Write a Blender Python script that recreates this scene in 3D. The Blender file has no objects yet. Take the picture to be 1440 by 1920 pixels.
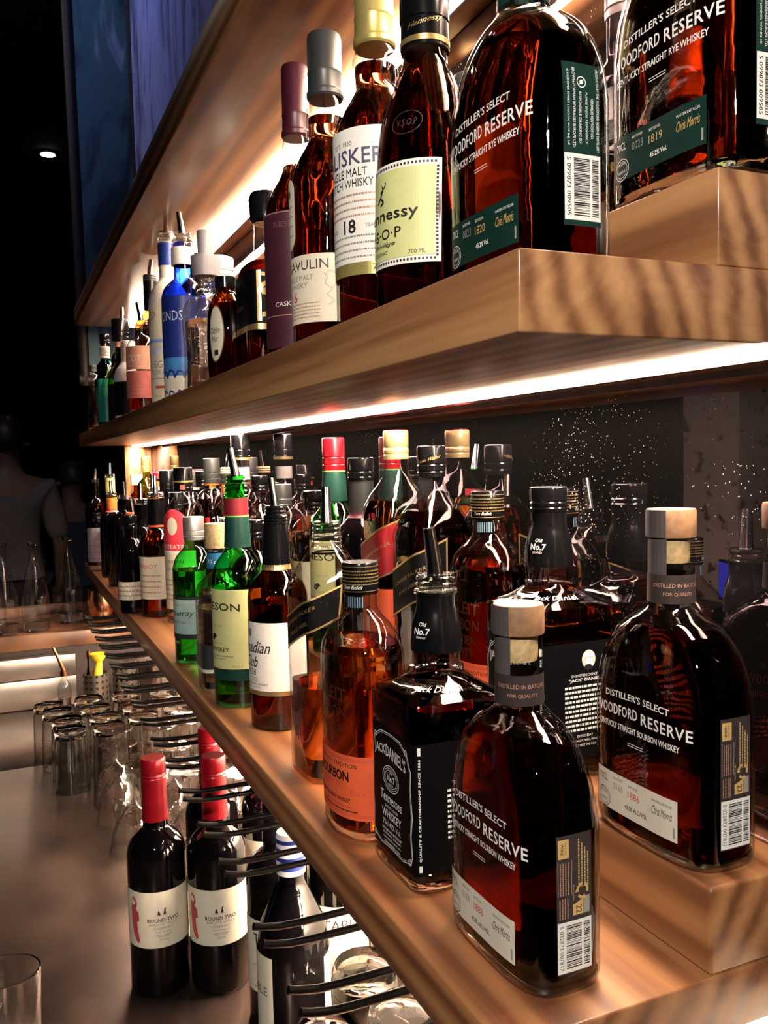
import bpy, bmesh, math, random
import numpy as np
from mathutils import Vector, Matrix
random.seed(7)
PI = math.pi
sc = bpy.context.scene
COL = sc.collection

# ------------------------------------------------------------------ camera
cam_d = bpy.data.cameras.new('camera'); cam = bpy.data.objects.new('camera', cam_d); COL.objects.link(cam)
cam_d.sensor_fit = 'HORIZONTAL'; cam_d.sensor_width = 36.0; cam_d.lens = 1621.65/1440*36
cam_d.clip_start = 0.02; cam_d.clip_end = 60
_r = Vector((0.91454801, -0.40387257, -0.02211053)); _u = Vector((0.04524182, 0.04782013, 0.99783085)); _f = Vector((0.40193918, 0.91356455, -0.06200574))
_m = Matrix((( _r.x, _u.x, -_f.x, 0), (_r.y, _u.y, -_f.y, 0), (_r.z, _u.z, -_f.z, 0), (0, 0, 0, 1)))
cam.matrix_world = _m
sc.camera = cam
# ------------------------------------------------------------------ world, view, light levels
w = bpy.data.worlds.new('night'); sc.world = w; w.use_nodes = True
w.node_tree.nodes['Background'].inputs[0].default_value = (0.10, 0.07, 0.08, 1)
w.node_tree.nodes['Background'].inputs[1].default_value = 0.05
sc.view_settings.view_transform = 'Standard'; sc.view_settings.look = 'None'
sc.view_settings.exposure = 0.12; sc.view_settings.gamma = 1.0; sc.view_settings.use_curve_mapping = False
cy = sc.cycles
cy.max_bounces = 14; cy.transmission_bounces = 14; cy.transparent_max_bounces = 80; cy.glossy_bounces = 6; cy.diffuse_bounces = 3
cy.caustics_refractive = True; cy.caustics_reflective = False; cy.blur_glossy = 0.5
cy.sample_clamp_indirect = 12.0
cy.use_denoising = True
LED = 150.0           # emission of the shelf light strips
LED_LOW = 620.0       # emission of the strip under the lower shelf
LED_COL = (1.0, 0.76, 0.56)

def lamp(name, kind, loc, energy, color, size=0.1, target=None, spot=None):
    d = bpy.data.lights.new(name, kind); d.energy = energy; d.color = color
    if kind == 'AREA': d.size = size; d.shape = 'DISK'
    else: d.shadow_soft_size = size
    if kind == 'SPOT': d.spot_size = spot or 1.2; d.spot_blend = 0.6
    o = bpy.data.objects.new(name, d); COL.objects.link(o); o.location = loc
    if target is not None:
        o.rotation_euler = (Vector(target)-Vector(loc)).to_track_quat('-Z', 'Y').to_euler()
    return o
lamp('bar_spot_lamp', 'SPOT', (-0.28, -0.42, 0.55), 70, (1.0, 0.90, 0.80), 0.012, (0.35, 0.65, -0.12), 1.1)
lamp('far_bar_fill', 'AREA', (-0.7, 3.2, 1.9), 3.5, (1.0, 0.80, 0.68), 0.3, (0.0, 4.6, -0.2))  # added fill without a fitting, brightens the people and the far bar
lamp('blue_panel_fill', 'AREA', (-0.05, 2.45, 1.95), 3.6, (0.42, 0.50, 1.0), 0.15, (0.46, 2.75, 1.4))  # added blue fill, no such fitting in the bar; lights the painted panels

# ------------------------------------------------------------------ materials
MATS = {}
def _new(name):
    m = bpy.data.materials.new(name); m.use_nodes = True; nt = m.node_tree
    for n in list(nt.nodes): nt.nodes.remove(n)
    out = nt.nodes.new('ShaderNodeOutputMaterial'); MATS[name] = m
    return m, nt, out
def plain(name, col, rough=0.5, metal=0.0, var=0.12, scale=60.0, coat=0.0, spec=0.5, bump=0.0, emit=None, est=0.0):
    """principled surface whose colour is broken up by a little procedural noise"""
    if name in MATS: return MATS[name]
    m, nt, out = _new(name); N = nt.nodes; L = nt.links
    b = N.new('ShaderNodeBsdfPrincipled'); tc = N.new('ShaderNodeTexCoord'); no = N.new('ShaderNodeTexNoise'); cr = N.new('ShaderNodeValToRGB')
    no.inputs['Scale'].default_value = scale; no.inputs['Detail'].default_value = 3
    c0 = [max(0, c*(1-var)) for c in col[:3]]; c1 = [min(1, c*(1+var)) for c in col[:3]]
    cr.color_ramp.elements[0].position = 0.3; cr.color_ramp.elements[1].position = 0.7
    cr.color_ramp.elements[0].color = (*c0, 1); cr.color_ramp.elements[1].color = (*c1, 1)
    L.new(tc.outputs['Object'], no.inputs['Vector']); L.new(no.outputs['Fac'], cr.inputs[0]); L.new(cr.outputs[0], b.inputs['Base Color'])
    b.inputs['Roughness'].default_value = rough; b.inputs['Metallic'].default_value = metal
    b.inputs['Specular IOR Level'].default_value = spec; b.inputs['Coat Weight'].default_value = coat
    if emit: b.inputs['Emission Color'].default_value = (*emit, 1); b.inputs['Emission Strength'].default_value = est
    if bump:
        bu = N.new('ShaderNodeBump'); bu.inputs['Strength'].default_value = bump; bu.inputs['Distance'].default_value = 0.001
        L.new(no.outputs['Fac'], bu.inputs['Height']); L.new(bu.outputs[0], b.inputs['Normal'])
    L.new(b.outputs[0], out.inputs[0]); return m
def shell(name, tint=(0.97, 0.97, 0.96), rough=0.02, edge=0.7, wob=0.25, wscale=45.0, f0=0.07):
    """thin bottle glass: lets light straight through, tinted, glossy towards its edges"""
    if name in MATS: return MATS[name]
    m, nt, out = _new(name); N = nt.nodes; L = nt.links
    tr = N.new('ShaderNodeBsdfTransparent'); gl = N.new('ShaderNodeBsdfGlossy'); mx = N.new('ShaderNodeMixShader')
    lw = N.new('ShaderNodeLayerWeight'); lw.inputs['Blend'].default_value = 0.5      # Facing = 1 - |cos|, the same from both sides
    p5 = N.new('ShaderNodeMath'); p5.operation = 'POWER'; p5.inputs[1].default_value = 4.0
    fr = N.new('ShaderNodeMapRange'); fr.inputs['To Min'].default_value = f0; fr.inputs['To Max'].default_value = 0.9
    L.new(lw.outputs['Facing'], p5.inputs[0]); L.new(p5.outputs[0], fr.inputs['Value'])
    mr = N.new('ShaderNodeMixRGB'); mr.inputs[1].default_value = (*tint, 1); mr.inputs[2].default_value = (*[t*edge for t in tint], 1)
    pw = N.new('ShaderNodeMath'); pw.operation = 'POWER'; pw.inputs[1].default_value = 2.2
    L.new(lw.outputs['Facing'], pw.inputs[0]); L.new(pw.outputs[0], mr.inputs[0]); L.new(mr.outputs[0], tr.inputs[0])
    gl.inputs['Roughness'].default_value = rough
    no = N.new('ShaderNodeTexNoise'); no.inputs['Scale'].default_value = wscale; tc = N.new('ShaderNodeTexCoord')
    bu = N.new('ShaderNodeBump'); bu.inputs['Strength'].default_value = wob; bu.inputs['Distance'].default_value = 0.002
    L.new(tc.outputs['Object'], no.inputs['Vector']); L.new(no.outputs['Fac'], bu.inputs['Height']); L.new(bu.outputs[0], gl.inputs['Normal'])
    L.new(fr.outputs[0], mx.inputs[0]); L.new(tr.outputs[0], mx.inputs[1]); L.new(gl.outputs[0], mx.inputs[2]); L.new(mx.outputs[0], out.inputs[0])
    return m
def solid_glass(name, col=(1, 1, 1), ior=1.45, rough=0.0, absorb=None, dens=0.0, wob=0.15, wscale=40):
    """refracting body (thick glass or a liquid); colour comes from absorption with depth"""
    if name in MATS: return MATS[name]
    m, nt, out = _new(name); N = nt.nodes; L = nt.links
    g = N.new('ShaderNodeBsdfGlass'); g.inputs['Color'].default_value = (*col, 1); g.inputs['IOR'].default_value = ior; g.inputs['Roughness'].default_value = rough
    no = N.new('ShaderNodeTexNoise'); no.inputs['Scale'].default_value = wscale; tc = N.new('ShaderNodeTexCoord')
    bu = N.new('ShaderNodeBump'); bu.inputs['Strength'].default_value = wob; bu.inputs['Distance'].default_value = 0.002
    L.new(tc.outputs['Object'], no.inputs['Vector']); L.new(no.outputs['Fac'], bu.inputs['Height']); L.new(bu.outputs[0], g.inputs['Normal'])
    L.new(g.outputs[0], out.inputs[0])
    if absorb:
        v = N.new('ShaderNodeVolumeAbsorption'); v.inputs['Color'].default_value = (*absorb, 1); v.inputs['Density'].default_value = dens
        L.new(v.outputs[0], out.inputs[1])
    return m
def wood(name, c0, c1, c2, rough=0.38, coat=0.25, sx=16.0, sy=0.6, spec=0.5):
    m, nt, out = _new(name); N = nt.nodes; L = nt.links
    b = N.new('ShaderNodeBsdfPrincipled'); tc = N.new('ShaderNodeTexCoord'); mp = N.new('ShaderNodeMapping')
    mp.inputs['Scale'].default_value = (sx, sy, sx)
    n1 = N.new('ShaderNodeTexNoise'); n1.inputs['Scale'].default_value = 1.0; n1.inputs['Detail'].default_value = 8; n1.inputs['Distortion'].default_value = 1.4; n1.inputs['Roughness'].default_value = 0.62
    n2 = N.new('ShaderNodeTexNoise'); n2.inputs['Scale'].default_value = 9.0; n2.inputs['Detail'].default_value = 6
    wv = N.new('ShaderNodeTexWave'); wv.wave_type = 'RINGS'; wv.rings_direction = 'Y'; wv.inputs['Scale'].default_value = 0.9; wv.inputs['Distortion'].default_value = 5.0; wv.inputs['Detail'].default_value = 4; wv.inputs['Detail Scale'].default_value = 1.2
    cr = N.new('ShaderNodeValToRGB'); e = cr.color_ramp.elements
    e[0].position = 0.30; e[0].color = (*c0, 1); e[1].position = 0.72; e[1].color = (*c2, 1)
    k = cr.color_ramp.elements.new(0.5); k.color = (*c1, 1)
    mx = N.new('ShaderNodeMix'); mx.data_type = 'FLOAT'; mx.inputs[0].default_value = 0.3
    mu = N.new('ShaderNodeMixRGB'); mu.blend_type = 'MULTIPLY'; mu.inputs[0].default_value = 0.35
    L.new(tc.outputs['Object'], mp.inputs[0])
    for n in (n1, n2, wv): L.new(mp.outputs[0], n.inputs['Vector'])
    L.new(n1.outputs['Fac'], mx.inputs[2]); L.new(wv.outputs['Fac'], mx.inputs[3]); L.new(mx.outputs[0], cr.inputs[0])
    L.new(cr.outputs[0], mu.inputs[1]); L.new(n2.outputs['Fac'], mu.inputs[2]); L.new(mu.outputs[0], b.inputs['Base Color'])
    bu = N.new('ShaderNodeBump'); bu.inputs['Strength'].default_value = 0.12; bu.inputs['Distance'].default_value = 0.0006
    L.new(n2.outputs['Fac'], bu.inputs['Height']); L.new(bu.outputs[0], b.inputs['Normal'])
    b.inputs['Roughness'].default_value = rough; b.inputs['Coat Weight'].default_value = coat; b.inputs['Coat Roughness'].default_value = 0.22; b.inputs['Specular IOR Level'].default_value = spec
    L.new(b.outputs[0], out.inputs[0]); return m
def emitter(name, col, st):
    m, nt, out = _new(name); e = nt.nodes.new('ShaderNodeEmission'); e.inputs[0].default_value = (*col, 1); e.inputs[1].default_value = st
    nt.links.new(e.outputs[0], out.inputs[0]); return m

wood_shelf = wood('walnut_shelf', (0.15, 0.058, 0.022), (0.36, 0.165, 0.068), (0.54, 0.28, 0.12))
wood_low = wood('walnut_lower_shelf', (0.17, 0.062, 0.024), (0.36, 0.15, 0.058), (0.50, 0.235, 0.095))
wood_bar = wood('bar_top_wood', (0.09, 0.035, 0.018), (0.20, 0.085, 0.04), (0.33, 0.16, 0.08), sx=2.0, sy=22.0)
dark_wood = wood('dark_stained_wood', (0.012, 0.007, 0.006), (0.022, 0.012, 0.010), (0.035, 0.02, 0.015), rough=0.6, coat=0.0)
steel = plain('brushed_steel', (0.55, 0.53, 0.50), 0.3, 1.0, 0.08, 30)
chrome = plain('spout_chrome', (0.85, 0.84, 0.82), 0.12, 1.0, 0.03, 30)
black_wire = plain('black_coated_wire', (0.0012, 0.001, 0.001), 0.3, 0.0, 0.2, 80, spec=0.12)
paper_cream = plain('cream_paper', (0.80, 0.74, 0.58), 0.55, 0, 0.03, 90)
paper_white = plain('white_paper', (0.88, 0.86, 0.80), 0.5, 0, 0.03, 90)
paper_ylgreen = plain('yellow_green_paper', (0.66, 0.68, 0.30), 0.5, 0, 0.04, 70)
paper_grey = plain('ticket_paper', (0.74, 0.71, 0.60), 0.55, 0, 0.04, 90)
ink_black = plain('black_ink', (0.012, 0.010, 0.012), 0.5, 0, 0.1)
ink_grey = plain('grey_ink', (0.30, 0.28, 0.25), 0.6, 0, 0.1)
ink_white = plain('white_ink', (0.92, 0.90, 0.86), 0.4, 0, 0.03)
ink_red = plain('red_ink', (0.62, 0.08, 0.06), 0.5, 0, 0.1)
ink_gold = plain('gold_foil', (0.78, 0.56, 0.22), 0.28, 0.8, 0.1)
ink_tan = plain('tan_ink', (0.62, 0.40, 0.15), 0.5, 0, 0.1)
ink_copper = plain('copper_ink', (0.55, 0.30, 0.20), 0.5, 0.2, 0.1)
ink_orange = plain('orange_ink', (0.90, 0.16, 0.04), 0.5, 0, 0.08)
lab_black = plain('black_label', (0.003, 0.003, 0.004), 0.45, 0, 0.1, spec=0.12)
lab_brown = plain('dark_brown_label', (0.040, 0.030, 0.030), 0.5, 0, 0.1, spec=0.2)
lab_green = plain('dark_green_label', (0.006, 0.030, 0.023), 0.5, 0, 0.1, spec=0.15)
lab_orange = plain('orange_label', (0.85, 0.13, 0.045), 0.5, 0, 0.08)
lab_red = plain('red_label', (0.32, 0.012, 0.018), 0.45, 0, 0.12)
lab_plum = plain('plum_label', (0.06, 0.012, 0.025), 0.5, 0, 0.1)
lab_blue = plain('blue_label', (0.012, 0.03, 0.22), 0.4, 0, 0.1)
lab_aqua = plain('pale_aqua_label', (0.42, 0.60, 0.55), 0.5, 0, 0.06)
lab_purple = plain('purple_black_label', (0.035, 0.018, 0.03), 0.45, 0, 0.1)
cap_black = plain('black_plastic', (0.004, 0.004, 0.005), 0.18, 0, 0.1, 50, spec=0.4)
cap_grey = plain('grey_capsule', (0.028, 0.032, 0.032), 0.38, 0.0, 0.1)
cap_plum = plain('plum_capsule', (0.05, 0.006, 0.016), 0.38, 0.0, 0.1)
cap_gold = plain('gold_capsule', (0.66, 0.52, 0.25), 0.3, 0.6, 0.1)
cap_gold2 = plain('olive_gold_capsule', (0.46, 0.38, 0.13), 0.35, 0.5, 0.12)
cap_red = plain('red_capsule', (0.27, 0.004, 0.011), 0.3, 0.1, 0.12)
cap_silver = plain('silver_cap', (0.75, 0.73, 0.68), 0.33, 0.85, 0.08)
cap_white = plain('white_cap', (0.82, 0.80, 0.78), 0.4, 0, 0.05)
cap_green = plain('green_capsule', (0.010, 0.055, 0.042), 0.35, 0.1, 0.1)
cap_blue = plain('blue_capsule', (0.02, 0.05, 0.30), 0.35, 0.1, 0.1)
cap_teal = plain('pale_glass_stopper', (0.55, 0.62, 0.55), 0.2, 0, 0.05, coat=0.6)
cap_orange = plain('orange_capsule', (0.80, 0.22, 0.04), 0.35, 0.1, 0.12)
cork = plain('cork', (0.62, 0.44, 0.22), 0.75, 0, 0.3, 220, bump=0.4)
cork_wood = plain('stopper_wood', (0.24, 0.125, 0.06), 0.6, 0, 0.25, 160, bump=0.3)
strip_grey = plain('grey_tax_strip', (0.075, 0.065, 0.065), 0.45, 0, 0.1, spec=.2)
fitment = shell('milky_fitment', (0.80, 0.80, 0.76), 0.15, 0.45, 0.5, 200)
clear = shell('clear_bottle_glass', (0.985, 0.985, 0.975), 0.02, 0.62)
clear_lumpy = shell('textured_bottle_glass', (0.95, 0.95, 0.93), 0.05, 0.5, 1.0, 130)
green_glass = shell('green_bottle_glass', (0.16, 0.72, 0.20), 0.02, 0.3)
olive_glass = shell('olive_bottle_glass', (0.45, 0.50, 0.05), 0.02, 0.2)
brown_glass = shell('brown_bottle_glass', (0.50, 0.20, 0.07), 0.02, 0.3)
blue_glass = shell('blue_bottle_glass', (0.05, 0.12, 0.62), 0.03, 0.3)
teal_glass = shell('teal_bottle_glass', (0.02, 0.42, 0.34), 0.03, 0.3)
dark_glass = plain('black_wine_glass', (0.002, 0.0015, 0.002), 0.04, 0, 0.2, 40)
frosted = plain('frosted_white_glass', (0.80, 0.77, 0.70), 0.35, 0, 0.05, 40, coat=0.3)
whiskey_dark = solid_glass('dark_whiskey', (1, 1, 1), 1.36, 0.0, (0.79, 0.37, 0.03), 92.0)
whiskey = solid_glass('amber_whiskey', (1, 1, 1), 1.36, 0.0, (0.91, 0.56, 0.05), 44.0)
whiskey_pale = solid_glass('pale_whiskey', (1, 1, 1), 1.36, 0.0, (0.96, 0.76, 0.14), 28.0)
clear_spirit = solid_glass('clear_spirit', (0.97, 0.97, 0.97), 1.36, 0.0)
pink_spirit = solid_glass('red_liqueur', (1, 1, 1), 1.36, 0.0, (0.95, 0.25, 0.15), 40.0)
thin_tumbler = shell('thin_tumbler_glass', (0.985, 0.98, 0.965), 0.05, 0.72, 1.2, 60, 0.17)
tumbler_glass = solid_glass('tumbler_glass', (0.985, 0.985, 0.975), 1.45, 0.0, wob=0.35, wscale=35)

# ------------------------------------------------------------------ object helpers
def link_mesh(name, me, mats, parent=None):
    o = bpy.data.objects.new(name, me); COL.objects.link(o)
    for m in (mats if isinstance(mats, (list, tuple)) else [mats]): me.materials.append(m)
    if parent is not None: o.parent = parent
    return o
def mesh(name, vs, fs, mats, parent=None, smooth=True, sharp=40, mi=None):
    me = bpy.data.meshes.new(name); me.from_pydata([tuple(map(float, v)) for v in vs], [], fs); me.update()
    bm = bmesh.new(); bm.from_mesh(me); bmesh.ops.recalc_face_normals(bm, faces=bm.faces); bm.to_mesh(me); bm.free()
    if smooth:
        me.polygons.foreach_set('use_smooth', [True]*len(me.polygons)); me.set_sharp_from_angle(angle=math.radians(sharp))
    if mi is not None:
        for p, k in zip(me.polygons, mi): p.material_index = k
    return link_mesh(name, me, mats, parent)
def thing(name, label, cat, loc=(0, 0, 0), rotz=0.0, group=None):
    o = bpy.data.objects.new(name, None); COL.objects.link(o); o.empty_display_size = 0.02
    o.location = loc; o.rotation_euler = (0, 0, rotz); o['label'] = label; o['category'] = cat
    if group: o['group'] = group
    return o
def tag(o, label, cat, group=None, kind=None):
    o['label'] = label; o['category'] = cat
    if group: o['group'] = group
    if kind: o['kind'] = kind
    return o
def box_geo(x0, x1, y0, y1, z0, z1):
    v = [(x, y, z) for x in (x0, x1) for y in (y0, y1) for z in (z0, z1)]
    f = [(0, 1, 3, 2), (4, 6, 7, 5), (0, 4, 5, 1), (2, 3, 7, 6), (0, 2, 6, 4), (1, 5, 7, 3)]
    return v, f
def box(name, x0, x1, y0, y1, z0, z1, m, parent=None, bevel=0.0, segs=2):
    v, f = box_geo(x0, x1, y0, y1, z0, z1)
    me = bpy.data.meshes.new(name); me.from_pydata(v, [], f); me.update()
    bm = bmesh.new(); bm.from_mesh(me)
    if bevel: bmesh.ops.bevel(bm, geom=list(bm.edges), offset=bevel, segments=segs, affect='EDGES', profile=0.5)
    bmesh.ops.recalc_face_normals(bm, faces=bm.faces); bm.to_mesh(me); bm.free()
    if bevel:
        me.polygons.foreach_set('use_smooth', [True]*len(me.polygons)); me.set_sharp_from_angle(angle=math.radians(50))
    return link_mesh(name, me, m, parent)
def lathe(name, pts, m, parent=None, seg=32, closed=False, cx=0.0, cy_=0.0, z0=0.0, sharp=35, squash=1.0, wave=None):
    """pts: (r, z) from bottom to top; r=0 closes; closed=True joins last to first"""
    vs = []; fs = []; rings = []
    for (r, z) in pts:
        if r < 1e-6: rings.append([len(vs)]); vs.append((cx, cy_, z0+z))
        else:
            k = len(vs); rings.append(list(range(k, k+seg)))
            for i in range(seg):
                a = 2*PI*i/seg; rr = r*(1+(wave[0]*math.cos(wave[1]*a) if wave else 0))
                vs.append((cx+rr*math.cos(a), cy_+rr*squash*math.sin(a), z0+z))
    prs = list(zip(rings[:-1], rings[1:]))
    if closed: prs.append((rings[-1], rings[0]))
    for a, b in prs:
        if len(a) == 1 and len(b) == 1: continue
        for i in range(seg):
            j = (i+1) % seg
            if len(a) == 1: fs.append((a[0], b[i], b[j]))
            elif len(b) == 1: fs.append((a[i], a[j], b[0]))
            else: fs.append((a[i], a[j], b[j], b[i]))
    if not closed:
        if len(rings[0]) > 1: fs.append(tuple(reversed(rings[0])))
        if len(rings[-1]) > 1: fs.append(tuple(rings[-1]))
    return mesh(name, vs, fs, m, parent, sharp=sharp)
def tube(name, path, radii, m, parent=None, seg=10):
    vs = []; fs = []; n = len(path); P = [Vector(p) for p in path]
    if not isinstance(radii, (list, tuple)): radii = [radii]*n
    up = Vector((0, 0, 1))
    for i, p in enumerate(P):
        t = (P[min(i+1, n-1)]-P[max(i-1, 0)]).normalized()
        s = t.cross(up)
        if s.length < 1e-3: s = t.cross(Vector((0, 1, 0)))
        s.normalize(); q = s.cross(t)
        for k in range(seg):
            a = 2*PI*k/seg; vs.append(p+(s*math.cos(a)+q*math.sin(a))*radii[i])
    for i in range(n-1):
        for k in range(seg):
            j = (k+1) % seg; fs.append((i*seg+k, i*seg+j, (i+1)*seg+j, (i+1)*seg+k))
    fs.append(tuple(range(seg))); fs.append(tuple(range((n-1)*seg, n*seg)))
    return mesh(name, vs, fs, m, parent, sharp=60)

# ------------------------------------------------------------------ bottle outline with a superellipse plan
class Prof:
    """rows (z, half depth, half width, exponent); front of the bottle faces -x"""
    def __init__(s, rows, sub=5):
        s.z = np.array([r[0] for r in rows]); s.v = np.array([r[1:] for r in rows], float); s.sub = sub
        h = np.diff(s.z); d = np.diff(s.v, axis=0)/h[:, None]; m = np.zeros_like(s.v)
        m[0] = d[0]; m[-1] = d[-1]
        for i in range(1, len(rows)-1):
            for k in range(3):
                if d[i-1, k]*d[i, k] > 0:
                    w1 = 2*h[i]+h[i-1]; w2 = h[i]+2*h[i-1]; m[i, k] = (w1+w2)/(w1/d[i-1, k]+w2/d[i, k])
        s.m = m; s.cache = {}
    def at(s, z):
        z = min(max(z, s.z[0]), s.z[-1]); i = int(min(max(np.searchsorted(s.z, z)-1, 0), len(s.z)-2)); h = s.z[i+1]-s.z[i]; t = (z-s.z[i])/h
        return ((2*t**3-3*t**2+1)*s.v[i]+(t**3-2*t**2+t)*h*s.m[i]+(-2*t**3+3*t**2)*s.v[i+1]+(t**3-t**2)*h*s.m[i+1])
    def pts(s, hx, hy, n, phis):
        c = np.cos(phis); q = np.sin(phis); r = (np.abs(c/hx)**n+np.abs(q/hy)**n)**(-1.0/n)
        return np.stack([-r*c, -r*q], 1)
    def rows(s):
        out = []
        for a, b in zip(s.z[:-1], s.z[1:]):
            va, vb = s.at(a), s.at(b); k = s.sub if (b-a) > 0.0035 and np.abs(va-vb)[:2].max() > 1e-4 else 1
            out += [a+(b-a)*i/k for i in range(k)]
        return out+[s.z[-1]]
    def table(s, z):
        key = int(round(z*1250)); t = s.cache.get(key)
        if t is None:
            hx, hy, n = s.at(key/1250.0); ph = np.linspace(-1.3*PI, 1.3*PI, 793); p = s.pts(hx, hy, n, ph)
            seg = np.hypot(*(np.diff(p, axis=0).T)); cum = np.concatenate([[0], np.cumsum(seg)])
            t = s.cache[key] = (ph, p, cum)
        return t
    def surf(s, phi0, u, z, off):
        ph, p, cum = s.table(z); c0 = np.interp(phi0, ph, cum); a = c0+u
        x = np.interp(a, cum, p[:, 0]); y = np.interp(a, cum, p[:, 1]); e = 0.0004
        tx = np.interp(a+e, cum, p[:, 0])-np.interp(a-e, cum, p[:, 0]); ty = np.interp(a+e, cum, p[:, 1])-np.interp(a-e, cum, p[:, 1])
        l = math.hypot(tx, ty) or 1; nx, ny = ty/l, -tx/l
        if nx*x+ny*y < 0: nx, ny = -nx, -ny
        return (x+nx*off, y+ny*off, z)
def loft(name, P, m, parent, z0=None, z1=None, inset=0.0, seg=48, sharp=38, zcap=0.0):
    lo = P.z[0] if z0 is None else z0; hi = P.z[-1] if z1 is None else z1
    zs = [lo]+[z for z in P.rows() if lo < z < hi]+[hi]; ph = np.arange(seg)*2*PI/seg; vs = []; fs = []
    for z in zs:
        hx, hy, n = P.at(z); q = P.pts(max(hx-inset, 0.001), max(hy-inset, 0.001), n, ph)
        vs += [(a, b, z) for a, b in q]
    for i in range(len(zs)-1):
        for k in range(seg):
            j = (k+1) % seg; fs.append((i*seg+k, i*seg+j, (i+1)*seg+j, (i+1)*seg+k))
    fs.append(tuple(range(seg))); fs.append(tuple(range((len(zs)-1)*seg, len(zs)*seg)))
    return mesh(name, vs, fs, m, parent, sharp=sharp)

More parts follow.
